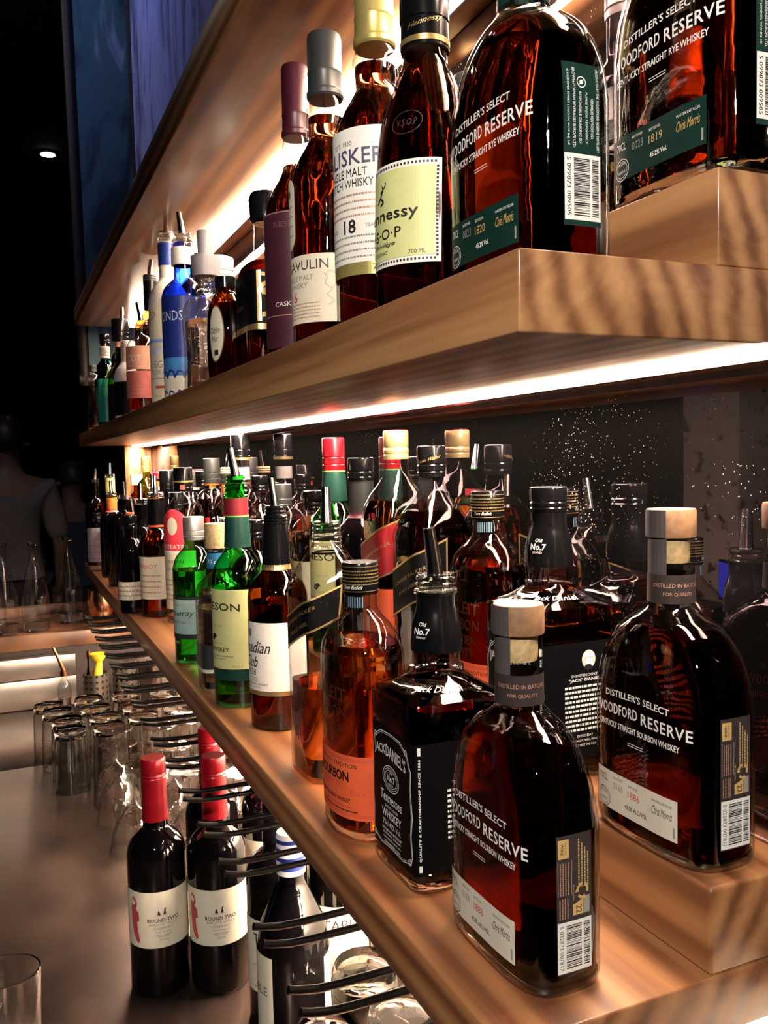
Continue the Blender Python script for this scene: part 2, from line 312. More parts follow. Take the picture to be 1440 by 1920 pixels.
# ------------------------------------------------------------------ lettering
TXT = {}
def text_geo(s, bold=0.0, shear=0.0, spacing=1.0):
    key = (s, bold, shear, spacing)
    if key not in TXT:
        cu = bpy.data.curves.new('lettering', 'FONT'); cu.body = s; cu.size = 1.0; cu.align_x = 'CENTER'; cu.align_y = 'CENTER'
        cu.resolution_u = 2; cu.offset = bold; cu.shear = shear; cu.space_character = spacing
        ob = bpy.data.objects.new('lettering', cu); COL.objects.link(ob)
        me = bpy.data.meshes.new_from_object(ob)
        V = [(v.co.x, v.co.y) for v in me.vertices]; F = [tuple(p.vertices) for p in me.polygons]
        bpy.data.objects.remove(ob); bpy.data.curves.remove(cu); bpy.data.meshes.remove(me)
        TXT[key] = (V, F)
    return TXT[key]
class Sheet:
    """everything printed on one label: 2-D shapes (u to the viewer's right, z up) wrapped on the bottle"""
    def __init__(s): s.items = []
    def rect(s, u0, u1, z0, z1, m, lvl=1, nu=None, slant=0.0): s.items.append(('r', u0, u1, z0, z1, m, lvl, nu, slant)); return s
    def text(s, t, u, z, size, m, w=None, rot=0, bold=0.0, shear=0.0, arch=0.0, spacing=1.0, lvl=2, slant=0.0):
        s.items.append(('t', t, u, z, size, m, w, rot, bold, shear, arch, spacing, lvl, slant)); return s
    def ring(s, u, z, ru, rz, th, m, lvl=2, a0=0, a1=360, n=40): s.items.append(('o', u, z, ru, rz, th, m, lvl, a0, a1, n)); return s
    def disc(s, u, z, ru, rz, m, lvl=2, n=28): s.items.append(('d', u, z, ru, rz, m, lvl, n)); return s
    def poly(s, pts, m, lvl=2): s.items.append(('p', pts, m, lvl)); return s
    def line(s, pts, th, m, lvl=2):
        for (a, b), (c, d) in zip(pts[:-1], pts[1:]):
            l = math.hypot(c-a, d-b) or 1; nx, ny = -(d-b)/l*th/2, (c-a)/l*th/2
            s.items.append(('p', [(a-nx, b-ny), (c-nx, d-ny), (c+nx, d+ny), (a+nx, b+ny)], m, lvl))
        return s
    def dashes(s, u0, u1, z, h, m, seed=0, lvl=2, vert=False):
        """one line of print too small to read"""
        rnd = random.Random(seed*977+int(abs(z)*1e5)); u = u0
        while u < u1:
            l = rnd.uniform(0.5, 2.4)*h; e = min(u+l, u1)
            if vert: s.items.append(('r', z-h/2, z+h/2, u, e, m, lvl, 1, 0.0))
            else: s.items.append(('r', u, e, z-h/2, z+h/2, m, lvl, 1, 0.0))
            u = e+h*0.45
        return s
    def build(s, name, P, parent, phi0=0.0, off=0.0005, maxstep=0.003, thick=0.00018):
        vs = []; fs = []; mi = []; mats = []
        def mid(m):
            if m not in mats: mats.append(m)
            return mats.index(m)
        def fine(pts, faces, L=0.0026):
            pts = list(pts); st = []; out = []; mid_ = {}
            for f in faces: st += [(f[0], f[i], f[i+1]) for i in range(1, len(f)-1)] if len(f) < 5 else []
            out = [f for f in faces if len(f) >= 5]
            while st:
                t = st.pop(); e = [(math.dist(pts[t[i]], pts[t[(i+1) % 3]]), i) for i in range(3)]; d, i = max(e)
                if d <= L: out.append(t); continue
                a, b, c = t[i], t[(i+1) % 3], t[(i+2) % 3]; k = (min(a, b), max(a, b))
                if k not in mid_: mid_[k] = len(pts); pts.append(((pts[a][0]+pts[b][0])/2, (pts[a][1]+pts[b][1])/2))
                st += [(a, mid_[k], c), (mid_[k], b, c)]
            return pts, out
        def put(pts, faces, m, lvl):
            k = len(vs); o = off+thick*lvl
            for u, z in pts: vs.append(P.surf(phi0, u, z, o))
            for f in faces: fs.append(tuple(i+k for i in f)); mi.append(mid(m))
        for it in s.items:
            if it[0] == 'r':
                _, u0, u1, z0, z1, m, lvl, nu, sl = it; n = nu or max(1, int((u1-u0)/maxstep)); nz = max(1, int((z1-z0)/0.008)) if nu is None else 1
                pts = [(u0+(u1-u0)*i/n, z0+(z1-z0)*j/nz+sl*(u0+(u1-u0)*i/n)) for j in range(nz+1) for i in range(n+1)]
                put(pts, [(j*(n+1)+i, j*(n+1)+i+1, (j+1)*(n+1)+i+1, (j+1)*(n+1)+i) for j in range(nz) for i in range(n)], m, lvl)
            elif it[0] == 't':
                _, t, u, z, size, m, wd, rot, bold, shear, arch, spc, lvl, sl = it; V, F = text_geo(t, bold, shear, spc)
                if not V: continue
                xs = [v[0] for v in V]; ys = [v[1] for v in V]; cxm = (min(xs)+max(xs))/2; cym = (min(ys)+max(ys))/2
                sx = (wd/(max(xs)-min(xs))) if wd else size; H = max(ys)-min(ys) or 1; sy = size/max(H, 0.68)
                if not wd: sx = sy
                pts = []
                for a, b in V:
                    a = (a-cxm)*sx; b = (b-cym)*sy
                    if rot == -90: a, b = b, -a
                    elif rot == 90: a, b = -b, a
                    pts.append((u+a, z+b+arch*a*a+sl*(u+a)))
                if size > .0035 or rot: pts, F = fine(pts, F)
                put(pts, F, m, lvl)
            elif it[0] == 'o':
                _, u, z, ru, rz, th, m, lvl, a0, a1, n = it; pts = []
                for i in range(n+1):
                    a = math.radians(a0+(a1-a0)*i/n)
                    pts += [(u+ru*math.cos(a), z+rz*math.sin(a)), (u+(ru-th)*math.cos(a), z+(rz-th)*math.sin(a))]
                put(pts, [(2*i, 2*i+2, 2*i+3, 2*i+1) for i in range(n)], m, lvl)
            elif it[0] == 'd':
                _, u, z, ru, rz, m, lvl, n = it; pts = [(u, z)]+[(u+ru*math.cos(2*PI*i/n), z+rz*math.sin(2*PI*i/n)) for i in range(n)]
                put(*fine(pts, [(0, 1+i, 1+(i+1) % n) for i in range(n)]), m, lvl)
            else:
                _, pts, m, lvl = it
                if len(pts) < 4: put(*fine(pts, [tuple(range(len(pts)))]), m, lvl)
                elif len(pts) == 4: put(*fine(pts, [(0, 1, 2), (0, 2, 3)]), m, lvl)
                else:
                    from mathutils.geometry import tessellate_polygon
                    put(*fine(pts, [tuple(q) for q in tessellate_polygon([[Vector((a, b, 0)) for a, b in pts]])]), m, lvl)
        me = bpy.data.meshes.new(name); me.from_pydata([tuple(map(float, v)) for v in vs], [], fs); me.update()
        for p, k in zip(me.polygons, mi): p.material_index = k
        return link_mesh(name, me, mats, parent)
def barcode(sh, u0, u1, z0, z1, digits, seed, lvl=2, ink=None):
    """bars lie across the label, figures run down its left side"""
    ink = ink or ink_black; rnd = random.Random(seed); z = z0+0.002; wd = (u1-u0)
    while z < z1-0.002:
        t = rnd.choice([0.00025, 0.00035, 0.0006, 0.0008]); sh.rect(u0+wd*0.24, u1-wd*0.06, z, min(z+t, z1-0.0018), ink, lvl, 1); z += t+rnd.choice([0.0003, 0.0004, 0.0007])
    sh.text(digits, u0+wd*0.11, (z0+z1)/2, wd*0.11, ink, w=(z1-z0)*0.9, rot=-90, lvl=lvl)
def band(name, P, z0, z1, m, parent, off=0.0006, seg=40, sheet=None):
    """a strip wrapped all the way round the bottle"""
    zs = [z0]+[z for z in P.rows() if z0+1e-4 < z < z1-1e-4]+[z1]; ph = np.arange(seg)*2*PI/seg; vs = []; fs = []
    for z in zs:
        hx, hy, n = P.at(z); vs += [(a, b, z) for a, b in P.pts(hx+off, hy+off, n, ph)]
    for i in range(len(zs)-1):
        for k in range(seg):
            j = (k+1) % seg; fs.append((i*seg+k, i*seg+j, (i+1)*seg+j, (i+1)*seg+k))
    return mesh(name, vs, fs, m, parent, sharp=50)
def ribbed(name, r0, r1, z0, z1, n, m, parent, amp=0.0009, seg=28):
    pts = []; N = n*4
    for i in range(N+1):
        t = i/N; r = r0+(r1-r0)*t+(amp if (i % 4) in (1, 2) else -amp*0.3); pts.append((r, z0+(z1-z0)*t))
    return lathe(name, [(0, z0)]+pts+[(0, z1)], m, parent, seg, sharp=30)
def pourer(parent, z, r, tilt=0.0, az=0.0, collar=None, length=0.036, seg=14, rs=0.0052):
    """plastic stopper with ribs and a metal spout"""
    c = ribbed('pourer', r, r*0.96, z, z+0.014, 3, collar or fitment, parent, 0.0008, 20)
    dx, dy = math.cos(az)*tilt, math.sin(az)*tilt
    path = [(0, 0, z+0.012), (dx*0.2*length, dy*0.2*length, z+0.014+0.25*length), (dx*length*0.8, dy*length*0.8, z+0.014+0.8*length), (dx*length, dy*length, z+0.014+length)]
    s = tube('spout', path, [rs*1.15, rs, rs*0.85, rs*0.8], chrome, c, seg)
    return c
def screwcap(name, parent, r, z0, z1, m, seg=28, ridge=2, top=None):
    pts = [(0, z0), (r*0.98, z0)]; H = z1-z0
    for k in range(ridge):
        t = z0+H*(0.18+0.22*k); pts += [(r, t-0.0012), (r*0.955, t), (r, t+0.0012)]
    pts += [(r, z1-0.0025), (r*0.97, z1-0.0006), (r*0.9, z1), (0, z1)]
    o = lathe(name, pts, m, parent, seg, sharp=30)
    if top: lathe('cap_top', [(0, z1), (r*0.93, z1), (r*0.93, z1+0.0006), (0, z1+0.0006)], top, o, seg)
    return o
def P_round(r, zs, zn, rn, ztop, base=0.004, rn2=None, curve=0.5, n=2, rb=None):
    """round bottle: body radius r up to zs, shoulder to neck radius rn at zn, neck to ztop"""
    rb = rb or r; q = lambda t: r+(rn-r)*t; h = zn-zs
    rows = [(0, rb-base*0.9, rb-base*0.9, n), (base*0.35, rb-base*0.25, rb-base*0.25, n), (base, rb, rb, n), (zs, r, r, n)]
    if curve > 0.45: rows += [(zs+h*0.30, q(0.10), q(0.10), n), (zs+h*0.58, q(0.34), q(0.34), n), (zs+h*0.80, q(0.70), q(0.70), n)]
    else: rows += [(zs+h*0.25, q(0.16), q(0.16), n), (zs+h*0.6, q(0.55), q(0.55), n), (zs+h*0.85, q(0.85), q(0.85), n)]
    rows += [(zn, rn*1.02, rn*1.02, 2), (ztop, rn2 or rn, rn2 or rn, 2)]
    return Prof(rows)
WALL = 0.0022
def glassbody(root, P, glass, seg=48, liquid=None, fill=None, floor_=0.005, opaque=False):
    loft('glass_body', P, glass, root, seg=seg)
    if liquid is not None: loft('liquid', P, liquid, root, z0=floor_, z1=fill, inset=WALL, seg=seg)
# ------------------------------------------------------------------ the room
MX = 0.4735                         # face of the bar mirror
wall_paint = plain('dark_wall_paint', (0.008, 0.006, 0.009), 0.9, 0, 0.2, 4, spec=0.1)
S = lambda o: (o.__setitem__('kind', 'structure'), o)[1]
S(box('floor', -3.2, 2.0, -1.6, 7.2, -1.66, -1.58, plain('dark_floor_tile', (0.05, 0.04, 0.038), 0.5, 0, 0.25, 6)))
S(box('ceiling', -3.2, 2.0, -1.6, 7.2, 2.05, 2.15, plain('dark_ceiling', (0.02, 0.016, 0.016), 0.8, 0, 0.2, 5)))
S(box('wall_left', -3.3, -3.2, -1.6, 7.2, -1.58, 2.05, wall_paint))
S(box('wall_near', -3.2, 2.0, -1.7, -1.6, -1.58, 2.05, wall_paint))
S(box('wall_far', -3.2, 2.0, 7.2, 7.3, -1.58, 2.05, wall_paint))
S(box('wall_right', MX+0.012, MX+0.13, -1.6, 3.16, -1.58, 2.05, wall_paint))
S(box('wall_right_rear', 2.0, 2.1, 3.1, 7.2, -1.58, 2.05, wall_paint))

# mirror behind the shelves, dusty near the light
m, nt, out = _new('dusty_mirror'); N = nt.nodes; L = nt.links
gl = N.new('ShaderNodeBsdfGlossy'); gl.inputs['Color'].default_value = (0.50, 0.45, 0.50, 1); gl.inputs['Roughness'].default_value = 0.012
df = N.new('ShaderNodeBsdfDiffuse'); df.inputs['Color'].default_value = (0.85, 0.80, 0.80, 1)
tc = N.new('ShaderNodeTexCoord'); vo = N.new('ShaderNodeTexVoronoi'); vo.inputs['Scale'].default_value = 300; n1 = N.new('ShaderNodeTexNoise'); n1.inputs['Scale'].default_value = 7; n1.inputs['Detail'].default_value = 4
mt = N.new('ShaderNodeMath'); mt.operation = 'LESS_THAN'; m2 = N.new('ShaderNodeMath'); m2.operation = 'MULTIPLY'; m2.inputs[1].default_value = 0.62
pw = N.new('ShaderNodeMath'); pw.operation = 'POWER'; pw.inputs[1].default_value = 3.6; mx = N.new('ShaderNodeMixShader'); ad = N.new('ShaderNodeMath'); ad.operation = 'ADD'; ad.inputs[1].default_value = 0.002; ad.use_clamp = True
L.new(tc.outputs['Object'], vo.inputs['Vector']); L.new(tc.outputs['Object'], n1.inputs['Vector']); L.new(n1.outputs['Fac'], pw.inputs[0]); L.new(pw.outputs[0], m2.inputs[0])
L.new(vo.outputs['Distance'], mt.inputs[0]); L.new(m2.outputs[0], mt.inputs[1]); ml = N.new('ShaderNodeMath'); ml.operation = 'MULTIPLY'; ml.inputs[1].default_value = 0.35
L.new(mt.outputs[0], ml.inputs[0]); L.new(ml.outputs[0], ad.inputs[0]); L.new(ad.outputs[0], mx.inputs[0]); L.new(gl.outputs[0], mx.inputs[1]); L.new(df.outputs[0], mx.inputs[2]); L.new(mx.outputs[0], out.inputs[0])
mir = box('bar_mirror', MX, MX+0.0118, -0.4, 3.15, -0.3675, 0.72, m)
tag(mir, 'tall dusty dark mirror running behind all the bottle shelves', 'mirror')

# shelves: front edge x=0.24
ZA, ZG, ZD, ZH = -0.3281, -0.2714, 0.1036, 0.1582
SE = 3.05
sh_low = box('wooden_shelf', 0.24, MX-0.0005, 0.3962, SE, -0.3673, ZA, wood_low, bevel=0.0016)
tag(sh_low, 'lower thick walnut shelf whose top carries the square and flask bottles', 'shelf')
sh_up = box('wooden_shelf', 0.24, MX-0.0005, 0.3725, SE, 0.0615, ZD, wood_shelf, bevel=0.0014)
tag(sh_up, 'middle thick walnut shelf with its pale sawn end facing the viewer', 'shelf')
sh_top = box('wooden_shelf', 0.24, MX-0.0005, 0.36, SE-0.02, 0.4564, 0.5109, wood_shelf, bevel=0.0014)
tag(sh_top, 'topmost walnut shelf seen from below with its dark front edge', 'shelf')
r1 = box('shelf_riser', 0.3901, MX-0.0006, 0.3968, SE-0.05, ZA, ZG, wood_low, bevel=0.003, segs=3)
tag(r1, 'raised wooden step along the back of the lower shelf', 'riser')
r2 = box('shelf_riser', 0.3721, MX-0.0006, 0.3735, SE-0.05, ZD, ZH, wood_shelf, bevel=0.0012)
tag(r2, 'raised wooden step along the back of the middle shelf', 'riser')

def led(z, y0, y1, strength, label, x=0.408, proud=0.0):
    t = thing('led_strip_light', label, 'light', (x, y0, z))
    e = emitter('led_glow_%d' % len(MATS), LED_COL, strength)
    o = box('diffuser', 0, 0.026, 0, y1-y0, -0.0010-proud, -0.0002, e, t)
    box('housing', 0.0262, 0.030, 0, y1-y0, -0.0062-proud, -0.0002, plain('led_housing', (0.25, 0.22, 0.2), 0.4, 0.6), t)
    return t
led(0.4564, 0.40, 2.98, LED*0.75, 'bright warm light strip under the topmost shelf', proud=0.005)
led(0.0615, 0.3735, 3.04, LED, 'long bright warm light strip under the middle shelf')
led(-0.3673, 0.42, 2.45, LED_LOW, 'warm light strip under the lower shelf above the glasses', 0.425)
up = box('wooden_upright', 0.385, MX-0.0006, SE+0.004, SE+0.03, -0.3673, 0.0615, wood_low, bevel=0.001)
tag(up, 'short wooden upright at the far end of the shelves lit by the strip', 'upright')

# ------------------------------------------------------------------ steel counter, splash, far bar
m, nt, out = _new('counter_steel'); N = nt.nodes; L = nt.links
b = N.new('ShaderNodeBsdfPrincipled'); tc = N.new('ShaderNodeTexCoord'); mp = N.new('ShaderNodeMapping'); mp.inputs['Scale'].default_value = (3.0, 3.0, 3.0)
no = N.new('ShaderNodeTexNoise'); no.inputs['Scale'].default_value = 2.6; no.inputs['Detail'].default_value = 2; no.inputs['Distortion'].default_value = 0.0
cr = N.new('ShaderNodeValToRGB'); e = cr.color_ramp.elements; e[0].position = 0.36; e[0].color = (0.055, 0.034, 0.029, 1); e[1].position = 0.66; e[1].color = (0.18, 0.118, 0.098, 1)  # soft brown clouding in the colour imitates warm glow on the steel
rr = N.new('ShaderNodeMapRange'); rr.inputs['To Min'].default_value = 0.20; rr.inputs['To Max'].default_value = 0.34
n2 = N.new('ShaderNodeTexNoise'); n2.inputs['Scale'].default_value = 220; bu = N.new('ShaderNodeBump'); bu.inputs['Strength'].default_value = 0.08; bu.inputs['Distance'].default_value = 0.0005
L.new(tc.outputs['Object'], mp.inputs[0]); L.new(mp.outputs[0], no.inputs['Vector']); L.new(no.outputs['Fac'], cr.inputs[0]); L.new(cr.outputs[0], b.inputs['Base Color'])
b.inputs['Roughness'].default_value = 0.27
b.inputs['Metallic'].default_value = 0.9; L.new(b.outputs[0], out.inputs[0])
ZC = -0.684
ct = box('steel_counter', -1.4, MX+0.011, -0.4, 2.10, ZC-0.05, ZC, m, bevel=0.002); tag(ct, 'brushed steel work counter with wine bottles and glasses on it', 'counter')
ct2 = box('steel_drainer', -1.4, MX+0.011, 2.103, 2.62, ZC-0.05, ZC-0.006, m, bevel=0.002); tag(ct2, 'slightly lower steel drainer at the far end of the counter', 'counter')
bx = thing('counter_cabinet', 'dark cabinet carrying the steel counter', 'cabinet', (0, 0, -1.58))
box('carcass', -1.35, MX+0.01, -0.35, 2.62, 0, 0.845, dark_wood, bx)
sp = thing('steel_splashback', 'folded steel splashback below the wooden bar top at left', 'splashback', (0, 2.62, ZC-0.006))
box('panel', -1.4, 0.17, 0, 0.02, 0, 0.085, steel, sp, bevel=0.002); box('lip', -1.4, 0.17, -0.012, 0.02, 0.088, 0.150, steel, sp, bevel=0.003)
bs = box('steel_back_panel', MX, MX+0.0118, -0.4, 3.15, ZC, -0.3682, plain('bright_back_panel', (0.88, 0.84, 0.76), 0.3, 0.0, 0.04, 8)); tag(bs, 'bright panel behind the glasses under the lower shelf', 'panel')
bt = thing('far_bar', 'dark wooden bar top across the far end with clear bottles on it', 'bar', (0, 2.605, -0.48))
box('bar_top', -1.4, 0.471, 0.037, 0.375, -0.045, 0, wood_bar, bt, bevel=0.003); box('front_panel', -1.4, 0.470, 0.045, 0.36, -1.10, -0.046, dark_wood, bt)
bk = box('bar_ledge', -1.4, 0.471, 2.985, 3.02, -0.51, -0.452, wood_bar, bevel=0.002); tag(bk, 'narrow raised ledge along the back of the far bar', 'ledge')

# painted panels hanging high at the far end
m, nt, out = _new('painted_panel'); N = nt.nodes; L = nt.links
b = N.new('ShaderNodeBsdfPrincipled'); tc = N.new('ShaderNodeTexCoord'); mp = N.new('ShaderNodeMapping'); mp.inputs['Scale'].default_value = (9, 1, 2.2)
no = N.new('ShaderNodeTexNoise'); no.inputs['Scale'].default_value = 1.0; no.inputs['Detail'].default_value = 3; no.inputs['Distortion'].default_value = 1.2
cr = N.new('ShaderNodeValToRGB'); e = cr.color_ramp.elements; e[0].position = 0.36; e[0].color = (0.015, 0.03, 0.05, 1); e[1].position = 0.5; e[1].color = (0.06, 0.15, 0.17, 1)
k = e.new(0.62); k.color = (0.07, 0.16, 0.18, 1); k = e.new(0.72); k.color = (0.40, 0.42, 0.55, 1)
L.new(tc.outputs['Object'], mp.inputs[0]); L.new(mp.outputs[0], no.inputs['Vector']); L.new(no.outputs['Fac'], cr.inputs[0]); L.new(cr.outputs[0], b.inputs['Base Color']); b.inputs['Roughness'].default_value = 0.6; L.new(b.outputs[0], out.inputs[0])
def panel(x0, x1, z0, z1, y, label, lean):
    t = thing('painted_panel', label, 'panel', (x0, y, z0)); w_ = x1-x0; h_ = z1-z0
    v = [(0, 0, 0), (w_, 0, 0), (w_+lean, 0, h_), (lean, 0, h_), (0, 0.02, 0), (w_, 0.02, 0), (w_+lean, 0.02, h_), (lean, 0.02, h_)]
    mesh('painting', v, [(0, 1, 2, 3), (4, 5, 6, 7), (0, 1, 5, 4), (1, 2, 6, 5), (2, 3, 7, 6), (3, 0, 4, 7)], m, t, smooth=False)
    for a, c, nm in ((0, 3, 'frame_side'), (1, 2, 'frame_side')):
        tube(nm, [(v[a][0], 0.0, -0.02), (v[c][0], 0.0, h_+0.02)], 0.019, dark_wood, t, 6)
    for zz, l_ in ((0, 0), (h_, lean)): tube('frame_rail', [(l_-0.02, 0.0, zz), (l_+w_+0.02, 0.0, zz)], 0.02, dark_wood, t, 6)
violet = m.copy(); violet.name = 'violet_painting'; e = [n for n in violet.node_tree.nodes if n.type == 'VALTORGB'][0].color_ramp.elements
for q_, c_ in zip(e, ((0.10, 0.12, 0.25), (0.35, 0.40, 0.75), (0.42, 0.48, 0.85), (0.16, 0.18, 0.34))): q_.color = (*c_, 1)
[n for n in violet.node_tree.nodes if n.type == 'MAPPING'][0].inputs['Scale'].default_value = (1, 7, 2.5)
panel(0.285, 0.500, 0.30, 1.80, 3.25, 'tall blue-green painted panel at the far end, left one', -0.012)
tp = thing('painted_panel', 'brighter violet-blue painted panel on the wall above the topmost shelf', 'panel', (MX, 1.0, 0.80))
box('painting', -0.02, 0.0115, 0, 2.02, 0, 1.22, violet, tp)
box('frame_side', -0.024, 0.0116, 2.0205, 2.06, -0.02, 1.24, dark_wood, tp); box('frame_side', -0.024, 0.0116, -0.04, -0.0005, -0.02, 1.24, dark_wood, tp); box('frame_rail', -0.024, 0.0116, 0, 2.02, -0.03, -0.0005, dark_wood, tp)
cl = thing('ceiling_light', 'small white downlight far away in the dark ceiling', 'light', (0.37, 6.2, 2.05))
lathe('lamp_glass', [(0, -0.012), (0.045, -0.012), (0.048, -0.004), (0, -0.004)], emitter('downlight', (1, 0.97, 0.92), 14), cl); lathe('trim_ring', [(0.045, -0.010), (0.058, -0.008), (0.058, 0), (0.045, 0)], steel, cl, closed=True)

# seen only in the mirror: concrete column, small blue screen
m, nt, out = _new('rough_concrete'); N = nt.nodes; L = nt.links
b = N.new('ShaderNodeBsdfPrincipled'); tc = N.new('ShaderNodeTexCoord'); no = N.new('ShaderNodeTexNoise'); no.inputs['Scale'].default_value = 14; no.inputs['Detail'].default_value = 6
cr = N.new('ShaderNodeValToRGB'); e = cr.color_ramp.elements; e[0].position = 0.34; e[0].color = (0.06, 0.045, 0.04, 1); e[1].position = 0.42; e[1].color = (0.42, 0.34, 0.30, 1)
L.new(tc.outputs['Object'], no.inputs['Vector']); L.new(no.outputs['Fac'], cr.inputs[0]); L.new(cr.outputs[0], b.inputs['Base Color']); b.inputs['Roughness'].default_value = 0.9; L.new(b.outputs[0], out.inputs[0])
co = box('concrete_column', -2.35, -2.02, 2.86, 3.20, -1.58, 2.05, m, bevel=0.01); tag(co, 'pitted concrete column across the room seen in the mirror', 'column')
lamp('column_fill', 'SPOT', (-1.2, 2.6, 1.8), 2.6, (1.0, 0.8, 0.62), 0.1, (-2.05, 3.0, 0.1), 0.9)  # added fill aimed at the column so its reflection is visible
scn = thing('order_screen', 'small blue glowing order screen seen in the mirror', 'screen', (-1.75, 2.62, -0.62), PI/2+0.3)
box('screen_case', -0.11, 0.11, -0.01, 0.01, 0, 0.17, cap_black, scn, bevel=0.004); box('display', -0.10, 0.10, -0.0125, -0.0101, 0.01, 0.16, emitter('blue_display', (0.05, 0.05, 0.55), 0.7), scn)
box('stand', -0.03, 0.03, -0.01, 0.03, -0.96, 0.0, cap_black, scn)

# ------------------------------------------------------------------ wire racks for stemmed glasses
def rack(y, first=None):
    t = thing('glass_rack', 'x', 'rack', (0.0, y, -0.3673), 0, 'wire racks under the lower shelf')
    for s in (-1, 1):
        r = tube('rail', [(0.182, s*0.015, -0.036), (0.190, s*0.015, -0.0385), (0.205, s*0.015, -0.0415), (0.222, s*0.015, -0.0425), (0.30, s*0.015, -0.0425), (0.455, s*0.015, -0.0425)], 0.0034, black_wire, t, 8)
        tube('hanger', [(0.43, s*0.015, -0.0425), (0.43, s*0.015, -0.0003)], 0.0026, black_wire, t, 8)
    return t
rk0 = rack(0.60)
ys = [0.60, 0.70, 0.837, 0.937, 1.046, 1.17, 1.27, 1.38, 1.49, 1.60, 1.70, 1.80, 1.90, 2.0, 2.1, 2.2, 2.3, 2.4]
ords = ['nearest', 'second', 'third', 'fourth', 'fifth', 'sixth', 'seventh', 'eighth', 'ninth', 'tenth', 'eleventh', 'twelfth', 'thirteenth', 'fourteenth', 'fifteenth', 'sixteenth', 'seventeenth', 'farthest']
for i, y in enumerate(ys):
    t = rk0
    if i:
        t = rk0.copy(); COL.objects.link(t); t.location.y = y
        for ch in rk0.children:
            c = ch.copy(); COL.objects.link(c); c.parent = t
    t['label'] = 'pair of black wire rails under the lower shelf, %s from the viewer' % ords[i]
